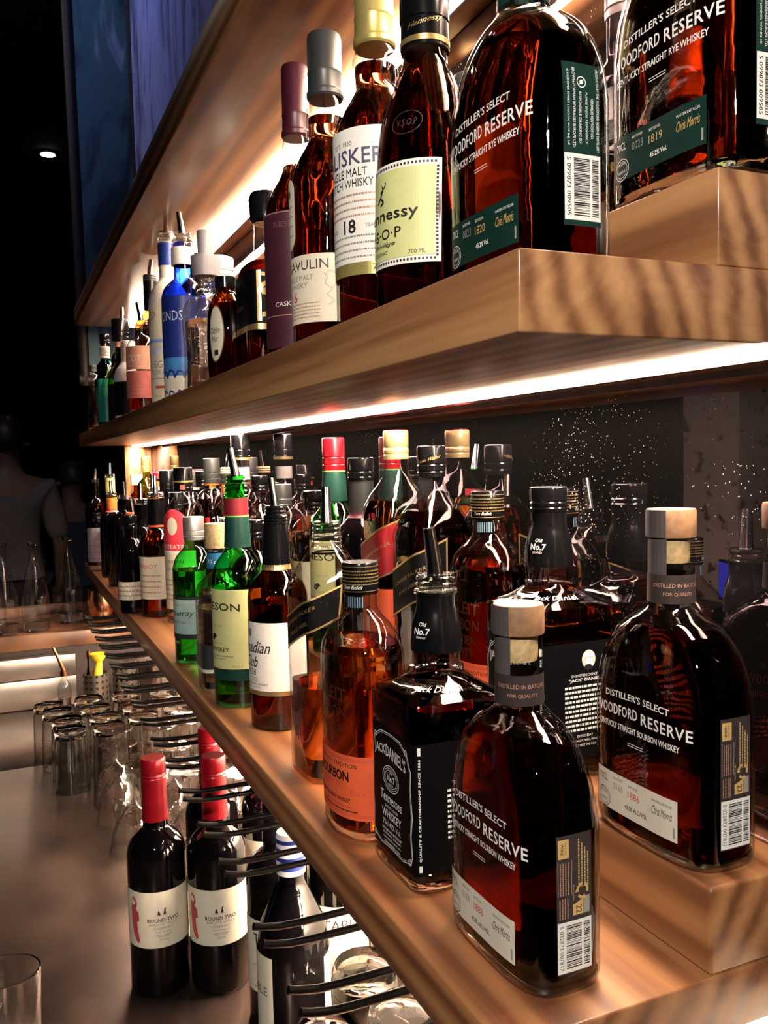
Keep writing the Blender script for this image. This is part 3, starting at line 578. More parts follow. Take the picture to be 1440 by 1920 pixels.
# ------------------------------------------------------------------ arched flask bourbon / rye bottles
def flask_bottle(loc, label, rye=False, year='1883', group=None):
    t = thing('whiskey_bottle', label, 'bottle', loc, 0, group)
    P = Prof([(0, .0255, .0515, 3.2), (.002, .0285, .0545, 3.4), (.006, .031, .0572, 3.6), (.012, .0315, .0578, 3.7), (.095, .0315, .0578, 3.7), (.116, .0310, .0560, 3.4), (.132, .0300, .0510, 3.1), (.146, .0275, .0425, 2.8), (.156, .0235, .0315, 2.4), (.162, .0190, .0215, 2.1), (.167, .0158, .0160, 2), (.214, .0152, .0152, 2)], 6)
    loft('glass_body', P, clear, t, seg=72)
    loft('liquid', P, whiskey_dark, t, z0=.0095, z1=.1535, inset=.0022, seg=72)
    loft('glass_base', P, tumbler_glass, t, z0=.0006, z1=.0085, inset=.0009, seg=64)
    st = lathe('stopper', [(0, .2135), (.0164, .2135), (.0167, .2150), (.0167, .2310), (.0160, .2325), (0, .2325)], cork_wood, t, 36)
    lathe('cork', [(0, .196), (.0118, .196), (.0125, .200), (.0125, .2132), (0, .2132)], cork, st, 28)
    nb = Sheet(); b0 = lab_green if rye else lab_brown
    nb.rect(-.052, .052, .1690, .1885, b0, 0); nb.text('DISTILLED IN BATCHES', .018, .1815, .0026, ink_copper, w=.034); nb.text('FOR QUALITY', .018, .1755, .0026, ink_copper, w=.020)
    nb.build('neck_label', P, t, 0, .0004)
    sg = Sheet(); sg.rect(-.008, .010, .1886, .2136, strip_grey, 0); sg.build('tax_strip', P, t, 0, .0004)
    sg2 = Prof([(.2136, .0171, .0171, 2), (.2330, .0171, .0171, 2)]); q = Sheet(); q.rect(-.009, .011, .2137, .2322, strip_grey, 0); q.build('tax_strip', sg2, t, 0, .0002)
    # front print
    s = Sheet()
    s.text("DISTILLER'S SELECT", 0, .1035, .0048, ink_white, w=.064, bold=.012, arch=-1.2, lvl=1)
    s.text('WOODFORD', -.0205, .0925, .0076, ink_white, w=.0455, bold=.014, arch=0, slant=.03, spacing=1.1, lvl=1)
    s.text('RESERVE', .0275, .0917, .0080, ink_white, w=.0430, bold=.014, slant=-.03, spacing=1.1, lvl=1)
    s.text('KENTUCKY STRAIGHT RYE WHISKEY' if rye else 'KENTUCKY STRAIGHT BOURBON WHISKEY', 0, .0805, .0043, ink_white, w=.080, bold=.015, arch=-.35, lvl=1)
    s.rect(-.0075, .0075, .0712, .0716, ink_white, 1); s.rect(-.0075, .0075, .0696, .0700, ink_white, 1)
    s.build('printed_name', P, t, 0, .0003)
    f = Sheet(); p0 = lab_green if rye else paper_grey; ik = ink_white if rye else ink_black; yr = ink_tan if rye else ink_red
    f.rect(-.044, .0385, .0180, .0455, p0, 0)
    f.text('70CL' if rye else '70CL.', -.0350, .0395, .0050, ik, w=.0105, lvl=1)
    f.ring(-.0345, .0250, .0078, .0070, .0005, ik, 1); f.ring(-.0345, .0250, .0060, .0053, .0003, ik, 1); f.text('WOODFORD', -.0345, .0285, .0014, ik, w=.0085, lvl=1); f.text('RESERVE', -.0345, .0235, .0016, ik, w=.008, lvl=1)
    f.text('BATCH NO.', -.0180, .0418, .0017, ik, w=.0100, lvl=1); f.text('0023' if rye else '0166', -.0180, .0362, .0050, ink_grey, w=.0105, lvl=1)
    f.text('BOTTLE NO.', -.0020, .0408, .0017, ik, w=.0100, lvl=1); f.text(year, -.0015, .0350, .0050, yr, w=.0120, lvl=1)
    f.text('45.2% Vol.' if rye else '43.2% ALC./VOL.', .0010, .0255, .0030, ik, w=.0230 if not rye else .0150, bold=.02, lvl=1)
    f.text('MASTER DISTILLER', .0255, .0402, .0015, ik, w=.0180, lvl=1); f.text('Chris Morris', .0255, .0340, .0058, ink_tan if rye else ik, w=.0180, shear=.4, lvl=1)
    f.rect(.0352, .0366, .0205, .0275, ink_grey, 1, 1)
    f.build('front_label', P, t, 0, .0005)
    # narrow side label with bar code
    g = Sheet(); dz = .012 if rye else 0.0; a, b2 = -.0125, .0125; bg = lab_green if rye else lab_brown
    g.rect(a, b2, .0172+dz*0.6, .1022+dz, bg, 0)
    if rye:
        g.rect(a+.0004, b2-.0004, .0275, .0640, paper_white, 1); barcode(g, a+.0004, b2-.0004, .0280, .0636, '5 099873 009505', 5)
        for k, tx in enumerate(['PRODUCED BY THE WOODFORD RESERVE DISTILLERY', 'VERSAILLES KENTUCKY USA', 'PLEASE ENJOY RESPONSIBLY', 'RESPONSIBLE DRINKING EU', 'BROWN-FORMAN BEVERAGES EUROPE LTD.', '45 MORTIMER STREET LONDON, W1W 8HJ, UK']):
            g.text(tx, .0104-.0040*k, .0890 if k not in (1, 2, 3) else .0840, .0017, ink_white, w=[.046, .022, .028, .028, .044, .042][k], rot=-90, lvl=1)
        g.ring(-.0005, .1035, .0031, .0031, .0005, ink_white, 1); g.line([(-.0022, .1018), (.0012, .1052)], .0005, ink_white, 1); g.disc(-.0005, .1035, .0012, .0013, ink_white, 1)
    else:
        g.rect(a+.0004, b2-.0004, .0180, .0495, paper_white, 1); barcode(g, a+.0004, b2-.0004, .0185, .0490, '5 022873 007817', 9)
        g.rect(-.0115, -.0040, .0885, .1000, ink_tan, 1); g.text('Know your', -.0065, .0943, .0012, ink_black, w=.008, rot=-90); g.text('WINE', -.0090, .0943, .0020, ink_black, w=.007, rot=-90)
        for k in range(4): g.dashes(.0690, .0990-.003*k, .0030+.0022*k, .0009, ink_tan, k, 1, vert=True)
        for k in range(4): g.dashes(.0660, .0860, -.0100+.0018*k, .0007, ink_copper, 10+k, 1, vert=True)
        for k in range(4): g.dashes(.0515, .0640, -.0105+.0018*k, .0007, ink_copper, 20+k, 1, vert=True)
        g.rect(-.0118, -.0114, .0655, .0870, ink_grey, 1); g.rect(-.0024, -.0020, .0655, .0870, ink_grey, 1)
        g.text('Recycle', -.0010, .0665, .0014, ink_tan, w=.0095, rot=-90, lvl=1)
        for q_ in range(3):
            a0 = 90+120*q_; r_ = .0038; cxx, cyy = .0055, .0668
            pa = [(cxx+r_*math.cos(math.radians(a0+d)), cyy+r_*1.15*math.sin(math.radians(a0+d))) for d in (10, 50, 80)]
            g.line(pa, .0017, ink_tan, 1)
            ex, ey = pa[-1]; g.poly([(ex-.0016, ey-.0012), (ex+.0016, ey-.0012), (ex, ey+.0018)], ink_tan, 1)
        g.poly([(-.0015, .0525), (.0062, .0525), (.0062, .0620), (-.0015, .0590)], ink_tan, 1); g.text('22', .0028, .0560, .0040, ink_black, w=.0050, rot=-90); g.rect(.0066, .0108, .0525, .0630, ink_grey, 1)
    g.build('side_label', P, t, PI/2, .0005)
    # moulded crest in the shoulder
    cxx = Sheet(); cxx.ring(-.002, .1310, .0085, .0105, .0006, clear_lumpy, 1); cxx.ring(-.002, .1310, .0066, .0084, .0005, clear_lumpy, 1); cxx.line([(-.005, .134), (-.0035, .128), (-.002, .133), (-.0005, .128), (.001, .134)], .0006, clear_lumpy, 1)
    cxx.build('moulded_crest', P, t, 0, .0007)
    return t
# ------------------------------------------------------------------ square black-label bottles
def square_black(loc, label, pour):
    t = thing('whiskey_bottle', label, 'bottle', loc)
    h = .0425
    P = Prof([(0, h-.004, h-.004, 7), (.003, h-.0012, h-.0012, 9), (.007, h, h, 11), (.0165, h, h, 11), (.0172, h-.0009, h-.0009, 12), (.1165, h-.0009, h-.0009, 12), (.1172, h, h, 11), (.142, h, h, 10), (.1445, h-.0006, h-.0006, 8.5), (.147, h-.004, h-.004, 5.5), (.1545, .0265, .0265, 2.8), (.160, .0215, .0215, 2), (.168, .0190, .0190, 2), (.176, .0188, .0188, 2), (.215, .0130, .0130, 2), (.232, .0125, .0125, 2)], 5)
    loft('glass_body', P, clear, t, seg=80)
    loft('liquid', P, whiskey if not pour else whiskey_dark, t, z0=.0095, z1=.1545 if not pour else .150, inset=.0024, seg=80)
    loft('glass_base', P, tumbler_glass, t, z0=.0006, z1=.0085, inset=.0009, seg=64)
    lathe('neck_ring', [(.0192, .1590), (.0215, .1600), (.0215, .1640), (.0192, .1650)], clear_lumpy, t, 36, closed=True)
    sl = lathe('neck_sleeve', [(.0193, .1760), (.0205, .1765), (.0208, .1850), (.0196, .1960), (.0168, .2060), (.0152, .2120), (.0155, .2200), (.0155, .2225), (.0135, .2225), (.0135, .1770)], cap_black, t, 44, closed=True)
    ps = Prof([(.1765, .0207, .0207, 2), (.185, .0210, .0210, 2), (.196, .0198, .0198, 2), (.206, .0170, .0170, 2)])
    q = Sheet(); q.text('Old', .010, .1990, .0030, ink_white, lvl=0); q.text('No.7', .010, .1935, .0052, ink_white, bold=.02, lvl=0); q.text('BRAND', .010, .1888, .0018, ink_white, lvl=0); q.build('sleeve_print', ps, sl, 0, .0003)
    if pour: pourer(t, .2225, .0152, .12, 2.6, length=.036, rs=.0060); lathe('collar', [(.0135, .2210), (.0172, .2210), (.0172, .2240), (.0135, .2240)], fitment, t, 32, closed=True)
    else: screwcap('cap', t, .0160, .2230, .2440, cap_black, 40, 2)
    # label: front panel, both sides
    s = Sheet(); z0, z1 = .0175, .1160
    s.rect(-.1275, .1275, z0, z1, lab_black, 0, 90)
    W = ink_white
    s.text("JACK", -.0200, .0985, .0100, W, w=.0210, bold=.01, slant=.10, lvl=1); s.text("DANIEL'S", .0095, .0985, .0100, W, w=.0360, bold=.01, slant=-.10, lvl=1)
    s.ring(0, .0775, .0150, .0105, .0007, W, 1); s.ring(0, .0775, .0128, .0086, .0004, W, 1); s.ring(0, .0775, .0108, .0070, .0004, W, 1)
    s.text('Old', 0, .0825, .0026, W, lvl=1); s.text('No.7', 0, .0775, .0052, W, bold=.02, lvl=1); s.text('BRAND', 0, .0728, .0018, W, lvl=1)
    s.text('Tennessee', 0, .0610, .0082, W, w=.0400, bold=.006, shear=.15, lvl=1); s.text('SOUR MASH', 0, .0535, .0024, W, w=.0240, lvl=1); s.text('WHISKEY', 0, .0475, .0066, W, w=.0360, bold=.012, lvl=1)
    s.text('70cl 40% Vol.', 0, .0395, .0046, W, w=.0330, lvl=1)
    for k, tx in enumerate(['DISTILLED AND BOTTLED BY', 'JACK DANIEL DISTILLERY', 'LYNCHBURG (POP. 361)', 'TENNESSEE, USA']): s.text(tx, 0, .0340-.0035*k, .0021, W, w=.036-.002*k, bold=.015, lvl=1)
    # scroll frame
    fr = [(-.034, .024), (-.036, .030), (-.0345, .045), (-.0365, .060), (-.0345, .080), (-.0355, .094), (-.030, .106), (-.018, .1125), (0, .1135), (.018, .1125), (.030, .106), (.0355, .094), (.0345, .080), (.0365, .060), (.0345, .045), (.036, .030), (.034, .024), (.020, .0205), (0, .0215), (-.020, .0205), (-.034, .024)]
    s.line(fr, .0007, W, 1); s.line([(a*.965, .066+(b-.066)*.97) for a, b in fr], .0003, W, 1)
    for a, b in ((-.028, .107), (.028, .107), (-.032, .0245), (.032, .0245)): s.ring(a, b, .0026, .0024, .0006, W, 1, n=16)
    s.text('QUALITY & CRAFTSMANSHIP SINCE 1866', h, .0665, .0019, W, w=.078, rot=90, bold=.02, lvl=1, )
    s.rect(h-.0012, h+.0010, .0195, .0245, W, 1, 1); s.rect(h-.0012, h+.0010, .1080, .1140, W, 1, 1)
    c = 2*h
    s.disc(c+.004, .1010, .0068, .0078, plain('portrait_grey', (0.62, 0.60, 0.56), .6), 1); s.disc(c+.004, .0985, .0030, .0042, ink_white, 2); s.disc(c+.0035, .0945, .0038, .0025, ink_black, 2); s.poly([(c-.0015, .1030), (c+.0095, .1030), (c+.0085, .1042), (c+.0070, .1070), (c+.0010, .1070), (c-.0005, .1042)], ink_white, 3); s.disc(c+.004, .0962, .0014, .0008, ink_black, 3)
    s.text('INDEPENDENT', c, .0880, .0021, W, w=.0260, lvl=1); s.text('"JACK" DANIEL', c, .0840, .0034, W, w=.0320, bold=.02, lvl=1)
    for k in range(10): s.dashes(c-.020, c+.020-.001*(k % 3), .0785-.0040*k, .0019, W, k, 1)
    s.text('EVERY DAY', c, .0370, .0022, W, w=.016, lvl=1); s.text("WE MAKE IT, WE'LL MAKE IT", c, .0330, .0020, W, w=.030, lvl=1); s.text('THE BEST WE CAN', c, .0292, .0020, W, w=.022, lvl=1)
    s.build('wrap_label', P, t, 0, .0004, maxstep=.002)
    g = Sheet(); g.text('Jack Daniel', .012, .1492, .0075, ink_white, w=.040, shear=.35, lvl=0); o = g.build('moulded_signature', Prof([(0, .030, .030, 6), (.2, .030, .030, 6)]), t, PI/4, .0)
    # lay the signature on the sloping shoulder
    for v in o.data.vertices:
        x, y, z = v.co; r_ = math.hypot(x, y); k_ = (z-.1492)
        rr = .0345-k_*1.35; v.co = (x/r_*rr, y/r_*rr, .1508+k_*0.42+.0012)
    return t
# ------------------------------------------------------------------ oval bourbon with orange label
def oval_orange(loc, label):
    t = thing('whiskey_bottle', label, 'bottle', loc)
    P = Prof([(0, .029, .041, 2.3), (.003, .0325, .0445, 2.3), (.008, .0335, .0455, 2.3), (.150, .0340, .0460, 2.3), (.160, .0335, .0450, 2.3), (.172, .0305, .0400, 2.2), (.183, .0245, .0310, 2.1), (.191, .0180, .0200, 2), (.198, .0145, .0150, 2), (.226, .0140, .0140, 2)], 6)
    loft('glass_body', P, clear, t, seg=64); loft('liquid', P, whiskey, t, z0=.0105, z1=.168, inset=.0026, seg=64)
    loft('glass_base', P, tumbler_glass, t, z0=.0006, z1=.0095, inset=.0009, seg=64)
    cp = lathe('cap', [(0, .2095), (.0155, .2095), (.0158, .2110), (.0160, .2360), (.0153, .2375), (0, .2375)], cap_black, t, 40)
    pc = Prof([(.2095, .0160, .0160, 2), (.2375, .0160, .0160, 2)]); s = Sheet()
    for z in (.2125, .2340): s.rect(-.05, .05, z, z+.0005, ink_gold, 0, 60)
    for k in range(5): s.dashes(-.046, .046, .2305-.0029*k, .0010, ink_gold, k, 0)
    s.text('Tom Bulleit', .012, .2165, .0032, ink_white, w=.018, shear=.5, lvl=1); s.build('cap_print', pc, cp, 0, .0003)
    n = Sheet()
    for k in range(7): n.rect(-.008+.0022*k, -.0068+.0022*k, .1985, .2080, plain('neck_strip_blue', (.12, .22, .30), .5), 0, 1)
    n.build('neck_strip', P, t, .9, .0004)
    f = Sheet(); f.rect(-.062, .062, .0205, .0760, lab_orange, 0, 60)
    for z in (.0730, .0715, .0235, .0250): f.rect(-.061, .061, z, z+.0005, ink_red, 1, 60)
    f.text('FRONTIER', -.004, .0610, .0060, ink_red, w=.030, lvl=1)
    f.text('KENTUCKY TRADITION', .012, .0672, .0034, ink_black, w=.056, lvl=1); f.text('BOURBON', .008, .0575, .0090, ink_black, w=.048, bold=.03, lvl=2); f.text('WHISKEY', .008, .0495, .0040, ink_red, w=.028, lvl=1)
    f.text('70cl e', .040, .0445, .0044, ink_red, w=.014, lvl=1); f.text('STRAIGHT BOURBON WHISKEY', .006, .0365, .0036, ink_black, w=.054, bold=.02, lvl=1); f.dashes(-.028, .036, .0310, .0017, ink_red, 3, 1); f.dashes(-.040, .040, .0275, .0012, ink_black, 4, 1)
    f.build('front_label', P, t, 0, .0005)
    e = Sheet(); em = plain('moulded_letters', (.07, .018, .008), .15, 0, .1, 60, coat=.6)
    e.text('BULLEIT', 0, .128, .0115, em, w=.062, bold=.01, lvl=0, arch=-1); e.text('BOURBON', 0, .112, .0105, em, w=.060, lvl=0); e.text('FRONTIER', 0, .0975, .0080, em, w=.052, lvl=0); e.text('WHISKEY', 0, .0855, .0080, em, w=.046, lvl=0); e.build('moulded_letters', P, t, 0, .0002)
    return t
# ------------------------------------------------------------------ tall square blends with a slanted label
def slant_square(loc, label, kind):
    t = thing('whiskey_bottle', label, 'bottle', loc)
    h = .0375; H = {'empty': .951, 'red': 1.0, 'black': .93}[kind]
    P = Prof([(0, h-.003, h-.003, 4.5), (.004, h, h, 5.5), (.195*H, h, h, 5.5), (.212*H, h*.95, h*.95, 4.5), (.228*H, h*.80, h*.80, 3.2), (.243*H, h*.56, h*.56, 2.3), (.256*H, .0150, .0150, 2), (.268*H, .0135, .0135, 2), (.298*H, .0135, .0135, 2)], 6)
    loft('glass_body', P, clear, t, seg=56)
    fill = {'empty': .098, 'red': .222, 'black': .214}[kind]
    loft('liquid', P, {'empty': whiskey, 'red': whiskey, 'black': whiskey_dark}[kind], t, z0=.007, z1=fill, inset=.0024, seg=56)
    if kind == 'empty':
        c = ribbed('screw_thread', .0150, .0150, .2370, .2500, 3, fitment, t, .0010, 32); lathe('cap_ring', [(.0135, .2310), (.0162, .2310), (.0162, .2330), (.0135, .2330)], cap_black, t, 32, closed=True)
        pourer(t, .2500, .0145, .15, 1.2, length=.035, rs=.0058)
        m0, m1, zc, th, sl = lab_black, ink_gold, .158, .034, .42
    elif kind == 'red':
        screwcap('cap', t, .0152, .2700, .3040, cap_gold, 36, 2, lab_red); m0, m1, zc, th, sl = lab_red, ink_gold, .150, .058, .42
        f2 = Sheet(); f2.rect(-.030, .064, .060, .120, lab_orange, 0, None, .0); f2.text('OLD SCOTCH WHISKY', .004, .075, .004, ink_gold, w=.05, lvl=1); f2.build('lower_label', P, t, 0, .0003)
    else:
        screwcap('cap', t, .0158, .2500, .2840, cap_black, 36, 2); m0, m1, zc, th, sl = lab_black, ink_gold, .132, .052, .42
        pc = Prof([(.25, .0158, .0158, 2), (.284, .0158, .0158, 2)]); q = Sheet(); q.text('John Walker', .015, .265, .005, ink_gold, w=.026, shear=.5, slant=.25, lvl=1); q.build('cap_print', pc, t, 0, .0006)
    s = Sheet(); u0, u1 = -.034, .066
    s.rect(u0, u1, zc-th/2, zc+th/2, m0, 0, 40, sl)
    s.rect(u0, u1, zc-th/2, zc-th/2+.0022, m1, 1, 40, sl); s.rect(u0, u1, zc+th/2-.0022, zc+th/2, m1, 1, 40, sl)
    s.rect(u1-.0018, u1, zc-th/2, zc+th/2, m1, 1, 1, sl)
    nm = 'RED LABEL' if kind == 'red' else 'BLACK LABEL'
    s.text('JOHNNIE WALKER', .012, zc+.006, .0052, ink_gold, w=.058, slant=sl, lvl=2); s.text(nm, .012, zc-.006, .0040, ink_gold, w=.040, slant=sl, lvl=2)
    s.build('slanted_label', P, t, 0, .0005, maxstep=.002)
    return t
# ------------------------------------------------------------------ lower shelf, front to back along the run
flask_bottle((.3020, .4740, ZA), 'dark bourbon flask nearest the viewer on the lower shelf, cork stopper and cream ticket label', group=None, year='1883')
flask_bottle((.4190, .4630, ZG), 'dark bourbon flask with cream ticket label standing on the lower wooden step', year='1886')
flask_bottle((.3060, .4660, ZD), 'dark rye flask with green side label, left one on the middle shelf end', rye=True, year='1820')
flask_bottle((.4080, .4270, ZH), 'dark rye flask raised on the upper wooden step at the right edge', rye=True, year='1819')
square_black((.3090, .6050, ZA), 'square black-label whiskey bottle with metal spout behind the nearest flask', True)
square_black((.4300, .6250, ZG), 'capped square black-label whiskey bottle showing a portrait and signature on the step', False)
oval_orange((.2860, .7060, ZA), 'oval bourbon bottle with bright orange label on the lower shelf front')
oval_orange((.4300, .7280, ZG), 'oval bourbon bottle on the step behind the black label bottles')
slant_square((.3060, .8450, ZA), 'nearly empty square whisky bottle with slanted black label and metal spout', 'empty')
slant_square((.4320, .9420, ZG), 'square whisky bottle with slanted red label and gold cap', 'red')
slant_square((.4310, .8480, ZG), 'square whisky bottle with slanted black label and black cap on the step', 'black')

# white-label Canadian whisky
t = thing('whiskey_bottle', 'brown bottle with white script label, black neck and metal spout', 'bottle', (.3060, 1.030, ZA), math.radians(16))
P = P_round(.0370, .160, .196, .0165, .262, .004, rn2=.0128, curve=.6)
loft('glass_body', P, brown_glass, t, seg=56); loft('liquid', P, whiskey_dark, t, z0=.006, z1=.155, inset=.0022, seg=56)
lathe('neck_sleeve', [(.0168, .2010), (.0178, .2010), (.0150, .2500), (.0142, .2500)], cap_black, t, 36, closed=True)
nb = Sheet(); nb.rect(-.056, .056, .1945, .2015, ink_gold, 0, 40); nb.text('6 YEARS', -.020, .1980, .0028, ink_black, lvl=1); nb.text('IMPORTED', .006, .1980, .0028, ink_black, lvl=1); nb.build('neck_band', P, t, 0, .0010)
ribbed('screw_thread', .0148, .0142, .2500, .2620, 3, cap_black, t, .0011, 32); pourer(t, .2590, .0120, .12, 2.2, cap_black, .034)
s = Sheet(); s.rect(-.060, .078, .0495, .1330, paper_white, 0, 48); s.rect(-.060, .078, .0440, .0495, ink_gold, 0, 48)
s.text('Canadian', -.002, .1030, .0150, ink_black, w=.058, shear=.45, bold=.008, lvl=1); s.text('Club', -.004, .0850, .0140, ink_black, w=.026, shear=.45, bold=.008, lvl=1); s.text('1858', -.004, .0720, .0080, ink_black, w=.018, lvl=1)
s.text('ORIGINAL', 0, .0650, .0025, ink_grey, lvl=1); s.text('BLENDED', 0, .0615, .0025, ink_grey, lvl=1); s.text('CANADIAN WHISKY', .004, .0575, .0028, ink_black, w=.038, lvl=1); s.text('IMPORTED', 0, .0535, .0022, ink_grey, w=.024, lvl=1); s.text('700 ml', .050, .0535, .0024, ink_grey, lvl=1)
s.disc(-.006, .1200, .0045, .0058, ink_grey, 1); s.text('C', -.006, .1200, .0060, ink_black)
s.build('front_label', P, t, 0, .0005, maxstep=.002)

def green_irish(loc, rot, label, spout, k=1.0):
    t = thing('whiskey_bottle', label, 'bottle', loc, math.radians(rot))
    P = P_round(.0370, .166*k, .212*k, .0165, .298*k, .004, rn2=.0132, curve=.6)
    loft('glass_body', P, green_glass, t, seg=56)
    loft('liquid', P, solid_glass('green_tinted_whiskey', (1, 1, 1), 1.36, 0, (.80, .80, .05), 45.0), t, z0=.006, z1=.150*k, inset=.0022, seg=56)
    ns = lathe('neck_sleeve', [(.0170, .2130*k), (.0182, .2130*k), (.0160, .2560*k), (.0150, .2560*k)], cap_green, t, 36, closed=True)
    lathe('sleeve_edge', [(.0160, .2540*k), (.0165, .2540*k), (.0165, .2556*k), (.0160, .2556*k)], plain('lime_edge', (.25, .75, .15), .4), ns, 36, closed=True)
    if spout:
        lathe('red_collar', [(.0150, .2560*k), (.0160, .2560*k), (.0156, .2790*k), (.0148, .2790*k)], plain('dark_red_collar', (.28, .02, .03), .35), t, 36, closed=True)
        ribbed('screw_thread', .0150, .0146, .2790*k, .2980*k, 3, green_glass, t, .0011, 32); pourer(t, .2960*k, .0128, .18, 2.6, green_glass, .036, rs=.0058)
    else: screwcap('cap', t, .0160, .2560*k, .3020*k, cap_red, 36, 2)
    s = Sheet(); s.rect(-.052, .076, .0530, .1590, paper_ylgreen, 0, 44); s.rect(-.118, .118, .0375, .0530, cap_green, 0, 60)
    s.text('JAMESON', .002, .1350, .0135, ink_black, w=.084, bold=.012, arch=-.8, lvl=1); s.text('Since 1780', .010, .1105, .0030, ink_grey, w=.018, shear=.4, lvl=1)
    s.poly([(-.004, .098), (.004, .100), (.008, .096), (.004, .0945), (.001, .090), (-.006, .092)], ink_black, 1); s.text('Triple Distilled', .002, .0870, .0036, ink_grey, w=.034, shear=.3, lvl=1); s.text('IRISH WHISKEY', .000, .0790, .0058, ink_black, w=.056, bold=.02, lvl=1)
    s.dashes(-.030, .034, .0700, .0016, ink_grey, 1, 1); s.dashes(-.020, .022, .0665, .0014, ink_grey, 2, 1); s.text('700 ml e', .038, .0570, .0030, ink_grey, lvl=1)
    s.build('front_label', P, t, 0, .0005, maxstep=.002); return t
green_irish((.2880, 1.150, ZA), 8, 'green bottle with pale yellow-green label and metal spout on the lower shelf', True)
green_irish((.4300, 1.150, ZG), 20, 'green bottle with red screw cap and green neck on the step', False, 1.0)

# square-shouldered green gin
t = thing('gin_bottle', 'round-shouldered green gin bottle with silver cap and pale aqua label', 'bottle', (.2850, 1.430, ZA), math.radians(10))
P = P_round(.0365, .150, .192, .0155, .205, .004, curve=.6, n=2)
loft('glass_body', P, green_glass, t, seg=48); loft('liquid', P, solid_glass('green_tinted_gin', (.75, 1, .75), 1.36), t, z0=.006, z1=.152, inset=.0022, seg=48)
screwcap('cap', t, .0172, .2010, .2390, cap_silver, 36, 2); s = Sheet(); s.rect(-.058, .058, .0500, .1060, lab_aqua, 0, 44); s.rect(-.058, .058, .1060, .1110, cap_grey, 0, 44); s.rect(-.058, .058, .0420, .0500, cap_grey, 0, 44)
s.text('Tanqueray', .006, .0830, .0130, ink_black, w=.070, shear=.35, lvl=1); s.text('LONDON DRY GIN', .004, .0690, .0034, ink_black, w=.040, lvl=1); s.text('EXPORT STRENGTH', .004, .0970, .0030, ink_grey, w=.036, lvl=1); s.text('43.1%', .004, .0360, .0040, ink_white, lvl=1); s.build('front_label', P, t, 0, .0005)

# lumpy clear bottle with big cork
t = thing('gin_bottle', 'small textured clear bottle with big cork stopper beside the green whiskey', 'bottle', (.2790, 1.2350, ZA))
P = Prof([(0, .027, .027, 5), (.004, .030, .030, 5), (.135, .031, .031, 5), (.150, .0285, .0285, 3.5), (.162, .0200, .0200, 2.3), (.170, .0150, .0150, 2), (.205, .0148, .0148, 2)])
loft('glass_body', P, clear_lumpy, t, seg=48); loft('liquid', P, clear_spirit, t, z0=.006, z1=.120, inset=.003, seg=48)
lathe('stopper', [(0, .2050), (.0165, .2050), (.0168, .2070), (.0168, .2380), (.0160, .2400), (0, .2400)], cork, t, 32)
s = Sheet(); s.rect(-.045, .045, .1760, .1980, plain('bright_blue_band', (.03, .22, .42), .4), 0, 30); s.text('70 cl', 0, .186, .006, ink_white, lvl=1); s.build('neck_band', P, t, .8, .0005)
s = Sheet(); s.rect(-.026, .050, .0350, .0700, cap_grey, 0, 30); s.rect(-.026, .050, .0300, .0350, paper_grey, 0, 30); s.build('front_label', P, t, .3, .0006)
# dome with dark label and spout
t = thing('rum_bottle', 'clear round-shouldered bottle with plain black label and spout behind the green gin', 'bottle', (.3100, 1.3450, ZA))
P = P_round(.0370, .118, .160, .0150, .182, .004, curve=.6)
loft('glass_body', P, clear, t, seg=48); loft('liquid', P, clear_spirit, t, z0=.006, z1=.128, inset=.0024, seg=48)
band('wrap_label', P, .028, .112, lab_purple, t, .0006); ribbed('screw_thread', .0160, .0155, .1820, .1960, 3, fitment, t, .001, 28); pourer(t, .1950, .0135, .15, 2.4, length=.034)

# clear gin with red arch
t = thing('gin_bottle', 'clear gin bottle with red arched label and black cap', 'bottle', (.3410, 1.800, ZA), math.radians(42))
P = P_round(.0420, .210, .262, .0175, .275, .004, curve=.6)
loft('glass_body', P, clear, t, seg=44); loft('liquid', P, clear_spirit, t, z0=.006, z1=.200, inset=.0024, seg=44)
cp = screwcap('cap', t, .0195, .2700, .3180, cap_black, 32, 1); lathe('gold_ring', [(.0192, .2880), (.0199, .2880), (.0199, .2915), (.0192, .2915)], ink_gold, cp, 32, closed=True)
q = Sheet(); q.rect(-.004, .006, .2730, .2830, ink_red, 0, 4); q.build('cap_badge', Prof([(.27, .0198, .0198, 2), (.318, .0198, .0198, 2)]), cp, .5, .0004)
s = Sheet(); pinkred = plain('gin_red', (.75, .05, .08), .4, 0, .12)
s.poly([(.044*math.cos(a)*.98, .168+.066*math.sin(a)) for a in [PI*i/20 for i in range(21)]], pinkred, 0); s.rect(-.044, .044, .150, .170, pinkred, 0, 30)
s.rect(-.048, .048, .030, .146, paper_cream, 0, 36); s.rect(-.048, .048, .146, .150, ink_white, 1, 30); s.text('BEEFEATER', 0, .158, .0085, ink_white, w=.066, lvl=1); s.disc(0, .200, .012, .018, paper_cream, 1); s.text('LONDON', 0, .128, .0065, ink_black, w=.044, lvl=1); s.text('DRY GIN', 0, .112, .0060, ink_black, w=.034, lvl=1)
for k in range(5): s.dashes(-.036, .036, .090-.010*k, .0022, ink_grey, k, 1)
s.build('front_label', P, t, 0, .0006, maxstep=.003)

